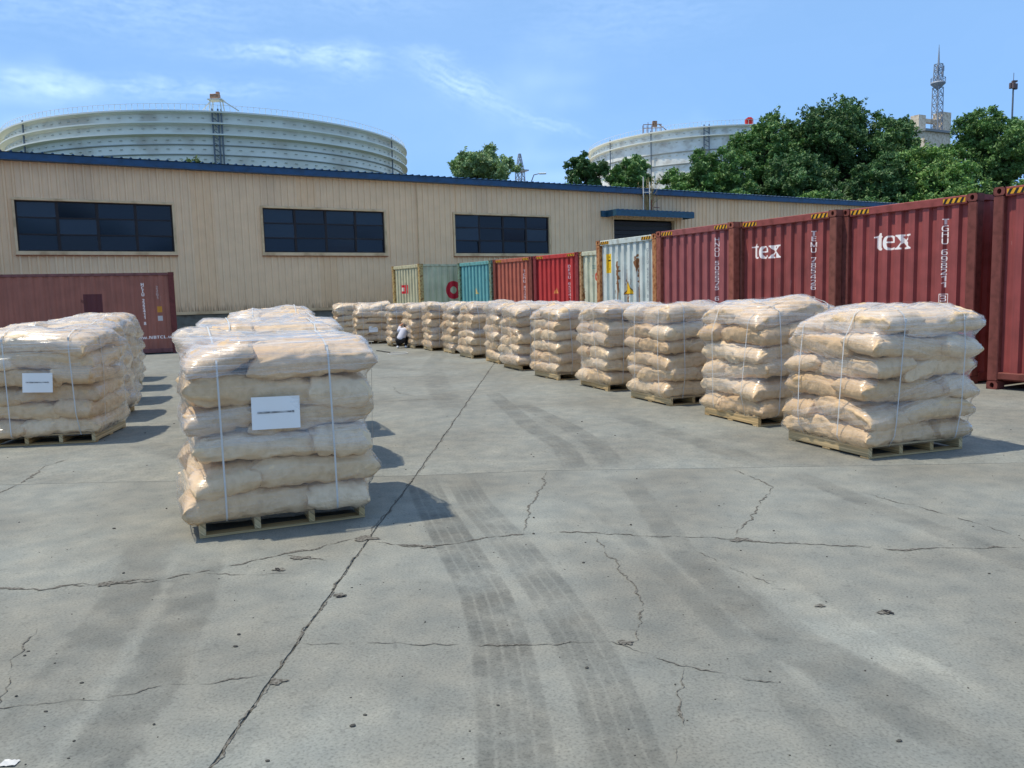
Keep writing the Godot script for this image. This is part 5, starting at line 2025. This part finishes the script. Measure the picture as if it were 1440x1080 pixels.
	# ---- a printed sheet tucked under the film on the front
	if paper != Vector3.ZERO:
		var pw := 0.31
		var ph := 0.215
		var cy := paper.y
		var zs := 0.0
		for p in all:
			if absf(p.x - paper.x) < pw * 0.5 and absf(p.y - cy) < ph * 0.5:
				zs = maxf(zs, p.z)
		zs += 0.008
		var sh := Node3D.new()
		sh.name = "paper_sign"
		o.add_child(sh, true)
		sh.position = Vector3(paper.x, cy, zs)
		sh.rotation = Vector3(deg_to_rad(-2.0), 0, deg_to_rad(paper.z))
		var pb := Mb.new()
		var PP := PackedVector3Array()
		for i in 6:
			for j in 10:
				var x := pw * (j / 9.0 - 0.5)
				var y := ph * (i / 5.0 - 0.5)
				PP.append(Vector3(x, y, 0.012 - 0.25 * x * x + 0.003 * sin(x * 23.0 + y * 15.0)))
		pb.grid(PP, 6, 10, false, true)
		if pb.n[0].z < 0:
			pb = Mb.new()
			pb.grid(PP, 6, 10)
		part("sheet", pb.mesh(), M.sheet, sh)
		var tm := TextMesh.new()
		tm.font = font_bold
		tm.font_size = 32
		tm.pixel_size = 0.232 / 560.0
		tm.depth = 0.001
		tm.text = "CALCIUM LIGNOSULFONATE"
		var tp := part("lettering", tm, M.ink, sh)
		var ab := tm.get_aabb()
		tp.scale = Vector3(0.235 / ab.size.x, 0.235 / ab.size.x, 1)
		tp.position = Vector3(0, 0.004, 0.0135)
	return o


func build_pallets() -> void:
	var main := sack_pallet("nearest sack pallet on its own at left centre, with a printed white sheet", Vector2(-1.79, 5.88), 67.0, 523, 1.0, Vector3(-0.03, 0.81, -1.5), 1.0, 0, 1.35)
	sack_pallet("second sack pallet directly behind the nearest one", Vector2(-2.28, 7.66), 69.0, 502, 1.06)
	sack_pallet("third sack pallet in the column behind the nearest one", Vector2(-2.72, 9.35), 70.0, 503, 1.06)
	sack_pallet("sack pallet with knobbly left side peeping out left behind the nearest column", Vector2(-3.62, 12.35), 73.0, 504, 1.12)
	# left column
	sack_pallet("front sack pallet of the left column, with a white sheet, cut by the left edge", Vector2(-5.40, 9.54), 81.0, 511, 1.02, Vector3(0.04, 0.72, -2.0), 1.0, 1, 1.2)
	sack_pallet("second sack pallet of the left column", Vector2(-6.02, 11.15), 79.0, 512, 1.05)
	sack_pallet("third sack pallet of the left column", Vector2(-6.75, 12.85), 78.0, 513, 1.06)
	sack_pallet("fourth sack pallet of the left column", Vector2(-7.6, 14.9), 78.0, 514, 1.08)
	sack_pallet("last sack pallet of the left column, before the broadside container", Vector2(-8.45, 16.75), 77.0, 515, 1.08)
	# right row, front to back: near corner of each pallet
	var r0 := RandomNumberGenerator.new()
	r0.seed = 8
	var near := [[3.17, 7.07], [2.75, 8.92], [2.13, 10.76], [1.51, 12.60], [0.84, 14.43], [0.19, 16.51], [-0.28, 18.33], [-0.98, 20.17], [-1.58, 22.05], [-2.33, 23.50], [-2.99, 24.82], [-3.89, 26.26], [-5.36, 28.08], [-6.75, 31.5]]
	var names := [
		"front sack pallet of the right row, with all of two sides in view",
		"second sack pallet of the right row, left behind the front one, bulging high",
		"third sack pallet of the right row, its top sack slumped to the front corner",
		"fourth sack pallet of the right row, before the pale blue container",
		"fifth sack pallet of the right row, before the cream and red containers",
		"sixth sack pallet of the right row, under the bright red container's left edge",
		"seventh sack pallet of the right row, where the slab joint ends",
		"eighth sack pallet of the right row, below the teal container's right edge",
		"ninth sack pallet of the right row, below the teal container's left edge",
		"tenth sack pallet of the right row, second right of the crouching person",
		"eleventh sack pallet of the right row, just right of the crouching person",
		"twelfth sack pallet of the right row, just left of the crouching person",
		"sack pallet with a low white sheet, left of the crouching person's",
		"farthest sack pallet, at the left end of the right row, with a white sheet"]
	for k in near.size():
		var h := 71.0 + [0.0, 0.5, -1.0, 1.0, -2.0, 0.0, 1.5, -1.0, 0.0, 1.0, -1.5, 3.0, 2.0, 1.0][k] as float
		var rd := Vector2(sin(deg_to_rad(h)), cos(deg_to_rad(h)))
		var fd := Vector2(-rd.y, rd.x)
		var c := Vector2(near[k][0], near[k][1]) + rd * 0.55 + fd * 0.55
		var pp := Vector3.ZERO
		if k == 12:
			pp = Vector3(0.02, 0.52, 3.0)
		elif k == 13:
			pp = Vector3(0.25, 0.72, -3.0)
		sack_pallet(names[k], c, h, 540 + k * 3, [1.06, 1.10, 1.07, 1.08, 1.07, 1.09, 1.08, 1.10, 1.08, 1.09, 1.09, 1.09, 1.12, 1.12][k], pp, 0.98, k % 2, 1.0 + 0.5 * r0.randf())


# ------------------------------------------------------------------ the crouching person
func field_mesh(bones: Array, cell: float, k: float, out: Mb, xf := Transform3D()) -> void:
	# surface nets over a smooth union of tapered capsules: [a, b, ra, rb]
	var lo := Vector3(1e9, 1e9, 1e9)
	var hi := -lo
	for q in bones:
		for e in 2:
			lo = lo.min(q[e] - Vector3.ONE * (q[2 + e] + cell * 3))
			hi = hi.max(q[e] + Vector3.ONE * (q[2 + e] + cell * 3))
	var n := Vector3i(((hi - lo) / cell).ceil())
	var nx := n.x + 1
	var ny := n.y + 1
	var nz := n.z + 1
	var F := PackedFloat32Array()
	F.resize(nx * ny * nz)
	F.fill(1.0)
	for q in bones:
		var a: Vector3 = q[0]
		var b: Vector3 = q[1]
		var ra: float = q[2]
		var rb: float = q[3]
		var m := maxf(ra, rb) + cell * 2.5 + k
		var l0 := Vector3i(((a.min(b) - Vector3.ONE * m - lo) / cell).floor()).max(Vector3i.ZERO)
		var l1 := Vector3i(((a.max(b) + Vector3.ONE * m - lo) / cell).ceil()).min(n)
		var ab := b - a
		var d2 := maxf(ab.length_squared(), 1e-9)
		for z in range(l0.z, l1.z + 1):
			for y in range(l0.y, l1.y + 1):
				for x in range(l0.x, l1.x + 1):
					var p := lo + Vector3(x, y, z) * cell
					var t := clampf((p - a).dot(ab) / d2, 0.0, 1.0)
					var d := p.distance_to(a + ab * t) - lerpf(ra, rb, t)
					var i := (z * ny + y) * nx + x
					var h := clampf(0.5 + 0.5 * (F[i] - d) / k, 0.0, 1.0)
					F[i] = lerpf(F[i], d, h) - k * h * (1.0 - h)
	var id := {}
	var base := out.v.size()
	var pts := PackedVector3Array()
	for z in n.z:
		for y in n.y:
			for x in n.x:
				var s := Vector3.ZERO
				var c := 0
				var i := (z * ny + y) * nx + x
				var v8 := [F[i], F[i + 1], F[i + nx], F[i + nx + 1], F[i + nx * ny], F[i + nx * ny + 1], F[i + nx * ny + nx], F[i + nx * ny + nx + 1]]
				var neg := 0
				for e in v8:
					if e < 0:
						neg += 1
				if neg == 0 or neg == 8:
					continue
				for e in [[0, 1], [2, 3], [4, 5], [6, 7], [0, 2], [1, 3], [4, 6], [5, 7], [0, 4], [1, 5], [2, 6], [3, 7]]:
					var fa: float = v8[e[0]]
					var fb: float = v8[e[1]]
					if (fa < 0) != (fb < 0):
						var t := fa / (fa - fb)
						var pa := Vector3(e[0] & 1, (e[0] >> 1) & 1, (e[0] >> 2) & 1)
						var pb := Vector3(e[1] & 1, (e[1] >> 1) & 1, (e[1] >> 2) & 1)
						s += pa.lerp(pb, t)
						c += 1
				id[i] = pts.size()
				pts.append(lo + (Vector3(x, y, z) + s / c) * cell)
	var nn := PackedVector3Array()
	nn.resize(pts.size())
	var tri_ := PackedInt32Array()
	var step := [1, nx, nx * ny]
	for i in id:
		for ax in 3:
			var u: int = step[(ax + 1) % 3]
			var w: int = step[(ax + 2) % 3]
			var j: int = i + step[ax]
			if j >= F.size() or (F[i] < 0) == (F[j] < 0):
				continue
			if not (id.has(i - u) and id.has(i - w) and id.has(i - u - w)):
				continue
			var a: int = id[i]
			var b: int = id[i - u]
			var c: int = id[i - u - w]
			var d: int = id[i - w]
			if F[i] < 0:
				tri_.append_array(PackedInt32Array([a, c, b, a, d, c]))
			else:
				tri_.append_array(PackedInt32Array([a, b, c, a, c, d]))
	for q in range(0, tri_.size(), 3):
		var m := (pts[tri_[q + 2]] - pts[tri_[q]]).cross(pts[tri_[q + 1]] - pts[tri_[q]])
		for e in 3:
			nn[tri_[q + e]] += m
	for i in pts.size():
		out.v.append(xf * pts[i])
		out.n.append((xf.basis * nn[i]).normalized())
		out.t.append(Vector2.ZERO)
	for q in tri_:
		out.ix.append(base + q)


func hand_bones(c: Vector3, fwd: Vector3, side: Vector3) -> Array:
	# palm, four unequal bent fingers and a thumb leaving the side of the palm
	var up := side.cross(fwd).normalized()
	var r := []
	var knuckle := c + fwd * 0.085
	r.append([c, knuckle + side * 0.026, 0.020, 0.013])
	r.append([c, knuckle - side * 0.026, 0.020, 0.013])
	r.append([c, knuckle, 0.021, 0.014])
	for k in 4:
		var s := knuckle + side * (0.033 - 0.022 * k)
		var l: float = [0.068, 0.078, 0.072, 0.056][k]
		var m := s + fwd * l * 0.5 - up * 0.008
		r.append([s, m, 0.0095, 0.0085])
		r.append([m, m + fwd * l * 0.40 - up * 0.030, 0.0085, 0.007])
	var t0 := c + side * 0.022 + fwd * 0.015
	var t1 := t0 + side * 0.034 + fwd * 0.032 - up * 0.006
	r.append([t0, t1, 0.014, 0.011])
	r.append([t1, t1 + fwd * 0.034 + side * 0.004 - up * 0.012, 0.011, 0.009])
	return r


func build_person() -> void:
	# local axes: x to the right of the picture, z towards the camera
	var o := thing("person", "person in white top, black trousers and white shoes crouching between pallets at the far end", "person", at(-3.45, 0, 25.35))
	o.scale = Vector3.ONE * 0.86
	var skin := mat(Color(0.72, 0.52, 0.40), 0.6)
	var V := func(x: float, y: float, z: float) -> Vector3: return Vector3(x, y, z)
	var hip := V.call(-0.02, 0.30, 0.02) as Vector3
	var hl := hip + Vector3(-0.09, -0.01, 0.02)
	var hr := hip + Vector3(0.09, -0.01, 0.03)
	var kl := V.call(-0.17, 0.46, -0.30) as Vector3
	var kr := V.call(0.17, 0.36, -0.32) as Vector3
	var al := V.call(-0.13, 0.09, 0.02) as Vector3
	var ar := V.call(0.16, 0.09, -0.02) as Vector3
	var chest := V.call(0.10, 0.60, -0.10) as Vector3
	var sl := chest + Vector3(-0.17, 0.05, 0.0)
	var sr := chest + Vector3(0.17, 0.03, -0.05)
	var neck := V.call(0.13, 0.70, -0.16) as Vector3
	var head := V.call(0.17, 0.80, -0.24) as Vector3
	var el := V.call(-0.06, 0.80, -0.30) as Vector3
	var wl := V.call(0.08, 0.93, -0.45) as Vector3
	var er := V.call(0.34, 0.47, -0.26) as Vector3
	var wr := V.call(0.24, 0.40, -0.46) as Vector3
	var b := Mb.new()
	field_mesh([[hip, chest, 0.125, 0.13], [chest, neck, 0.10, 0.055], [neck, head, 0.052, 0.05], [sl, sr, 0.065, 0.065],
		[hl, kl, 0.085, 0.055], [hr, kr, 0.085, 0.055], [kl, al, 0.053, 0.036], [kr, ar, 0.053, 0.036],
		[al, al + Vector3(-0.03, -0.05, -0.18), 0.036, 0.026], [ar, ar + Vector3(0.03, -0.05, -0.18), 0.036, 0.026],
		[sl, el, 0.046, 0.038], [el, wl, 0.038, 0.026], [sr, er, 0.046, 0.038], [er, wr, 0.038, 0.026]], 0.016, 0.03, b)
	# head: turned away to the right, bowed
	var f := Vector3(0.35, -0.35, -0.87).normalized()
	var rt := f.cross(Vector3.UP).normalized()
	var up := rt.cross(f)
	field_mesh([[head + up * 0.02, head + up * 0.02 - f * 0.02, 0.088, 0.09], [head - up * 0.06 + f * 0.03, head + f * 0.02, 0.052, 0.075], [head - up * 0.085 + f * 0.06, head - up * 0.07 + f * 0.05, 0.028, 0.035],
		[head + f * 0.092 + up * 0.01, head + f * 0.112 - up * 0.025, 0.010, 0.015], [head + f * 0.085 - up * 0.052 - rt * 0.018, head + f * 0.085 - up * 0.052 + rt * 0.018, 0.010, 0.010],
		[head + rt * 0.086 + up * 0.012, head + rt * 0.088 - up * 0.025, 0.014, 0.010], [head - rt * 0.086 + up * 0.012, head - rt * 0.088 - up * 0.025, 0.014, 0.010]], 0.008, 0.012, b)
	field_mesh(hand_bones(wl, Vector3(0.3, 0.75, -0.55).normalized(), Vector3(0.9, -0.3, 0.1).normalized()), 0.005, 0.006, b)
	field_mesh(hand_bones(wr, Vector3(0.1, -0.3, -0.95).normalized(), Vector3(-0.9, 0.2, -0.1).normalized()), 0.005, 0.006, b)
	part("body", b.mesh(), skin, o)
	var eyes := Mb.new()
	for s in [-1.0, 1.0]:
		var e: Vector3 = head + f * 0.083 + rt * s * 0.032 + up * 0.014
		eyes.box(e, Vector3(0.022, 0.012, 0.012), Basis(rt, up, -f))
	part("eyes", eyes.mesh(), M.black, o)
	var hb := Mb.new()
	field_mesh([[head + up * 0.045 - f * 0.02, head + up * 0.05 + f * 0.03, 0.084, 0.072], [head - f * 0.045, head - f * 0.03 - up * 0.04, 0.078, 0.06]], 0.01, 0.02, hb)
	part("hair", hb.mesh(), mat(Color(0.10, 0.09, 0.08), 0.7), o)
	var sb := Mb.new()
	field_mesh([[hip + Vector3(0.01, 0.06, -0.01), chest, 0.150, 0.148], [chest, neck - Vector3(0.01, 0.03, -0.02), 0.115, 0.066], [sl, sr, 0.082, 0.082], [sl, sl.lerp(el, 0.62), 0.070, 0.062], [sr, sr.lerp(er, 0.62), 0.070, 0.062]], 0.016, 0.03, sb)
	part("white_top", sb.mesh(), mat(Color(0.78, 0.78, 0.82), 0.8), o)
	var tb := Mb.new()
	field_mesh([[hip, hip + Vector3(0.02, 0.05, -0.01), 0.140, 0.138], [hl, kl, 0.105, 0.074], [hr, kr, 0.105, 0.074], [kl, al + Vector3(0, 0.02, 0), 0.072, 0.058], [kr, ar + Vector3(0, 0.02, 0), 0.072, 0.058]], 0.016, 0.03, tb)
	part("trousers", tb.mesh(), mat(Color(0.09, 0.085, 0.10), 0.85), o)
	for a in [al, ar]:
		var sh := Mb.new()
		var toe: Vector3 = a + Vector3(-0.03 if a == al else 0.03, -0.05, -0.19)
		field_mesh([[Vector3(a.x, 0.048, a.z + 0.045), Vector3(a.x, 0.075, a.z - 0.02), 0.044, 0.046], [Vector3(a.x, 0.046, a.z), Vector3(toe.x, 0.038, toe.z), 0.046, 0.038]], 0.010, 0.015, sh)
		part("shoe", sh.mesh(), mat(Color(0.90, 0.90, 0.90), 0.6), o)


# ------------------------------------------------------------------ small things on the ground
func build_small_things() -> void:
	var loop := Mb.new()
	var P := PackedVector3Array()
	var R := PackedFloat32Array()
	for k in 41:
		var a := TAU * k / 40.0
		P.append(Vector3(cos(a) * 0.27 * (1.0 + 0.08 * sin(3 * a)), 0.008, sin(a) * 0.42 * (1.0 + 0.1 * cos(2 * a))))
		R.append(0.009)
	loop.tube(P, R, 5)
	var o := part("strap_loop", loop.mesh(), M.strap, self)
	o.position = at(-3.22, 0, 22.9)
	tag(o, "loose loop of white strapping lying on the ground before the crouching person", "strap")
	var cable := Mb.new()
	cable.tube(PackedVector3Array([Vector3(-0.3, 0.014, -0.5), Vector3(-0.1, 0.014, -0.2), Vector3(0.02, 0.014, 0.1), Vector3(0.25, 0.014, 0.45)]), PackedFloat32Array([0.014, 0.014, 0.014, 0.014]), 5)
	var c := part("black_cord", cable.mesh(), M.black, self)
	c.position = at(-3.75, 0, 23.7)
	tag(c, "short black cord on the ground left of the strapping loop", "cord")
	# a scrap of white plastic at the near left corner
	var sc := Mb.new()
	var f := ns(1.0, 161, 2)
	var Q := PackedVector3Array()
	for i in 9:
		for j in 9:
			var x := (i / 8.0 - 0.5) * 0.09
			var z := (j / 8.0 - 0.5) * 0.06
			Q.append(Vector3(x, 0.006 + 0.014 * absf(f.get_noise_2d(x * 40.0, z * 40.0)), z))
	sc.grid(Q, 9, 9, false, true)
	var w := part("plastic_scrap", sc.mesh(), M.strap, self)
	w.position = at(-1.74, 0, 2.58)
	w.scale = Vector3(0.6, 0.6, 0.6)
	tag(w, "crumpled white plastic scrap at the bottom left corner", "litter")
	# loose stones
	var r := RandomNumberGenerator.new()
	r.seed = 170
	var st := Mb.new()
	var S := PackedVector3Array()
	for i in 5:
		for j in 7:
			var a := TAU * j / 7.0
			var e := PI * i / 4.0
			var k := 1.0 + 0.35 * f.get_noise_2d(i * 3.0, j * 3.0)
			S.append(Vector3(sin(e) * cos(a), -cos(e) * 0.6, sin(e) * sin(a)) * k)
	st.grid(S, 5, 7, true)
	var mm := MultiMesh.new()
	mm.transform_format = MultiMesh.TRANSFORM_3D
	mm.mesh = st.mesh()
	mm.instance_count = 300
	for k in 300:
		var z := 2.3 + pow(r.randf(), 1.4) * 9.0
		var x := r.randf_range(-0.72, 0.72) * z
		var s := 0.003 + 0.006 * pow(r.randf(), 4.0)
		mm.set_instance_transform(k, Transform3D(Basis(Vector3.UP, r.randf() * TAU).scaled(Vector3(s * r.randf_range(0.8, 1.6), s, s)), at(x, s * 0.4, z)))
	var mi := MultiMeshInstance3D.new()
	mi.name = "loose_grit"
	mi.multimesh = mm
	mi.material_override = mat(Color(0.30, 0.29, 0.27), 0.95)
	tag(mi, "small dark stones and grit scattered over the concrete", "grit")
	mi.set_meta("kind", "stuff")
	add_child(mi, true)
	# dark bits of trodden litter
	var leafb := Mb.new()
	var LP := PackedVector3Array()
	for i in 5:
		for j in 7:
			var u := i / 4.0 - 0.5
			var v := j / 6.0 - 0.5
			LP.append(Vector3(v * 0.10, 0.004 + 0.010 * absf(sin(v * 5.0 + u)), u * 0.04 * cos(v * 2.6)))
	leafb.grid(LP, 5, 7, false, false)
	var lb := leafb.mesh()
	var spots := [[-0.92, 4.05, "dark dead leaf lying beside the slab joint"], [-1.38, 4.5, "small dark leaf scrap in front of the nearest pallet"], [1.75, 3.66, "dark flat scrap on the stained concrete at right"]]
	for q in spots:
		var l := part("dead_leaf", lb, mat(Color(0.14, 0.13, 0.12), 0.9), self)
		l.position = at(q[0], 0, q[1])
		l.scale = Vector3.ONE * 0.6
		l.rotation.y = q[0] * 3.0
		tag(l, q[2], "leaf")
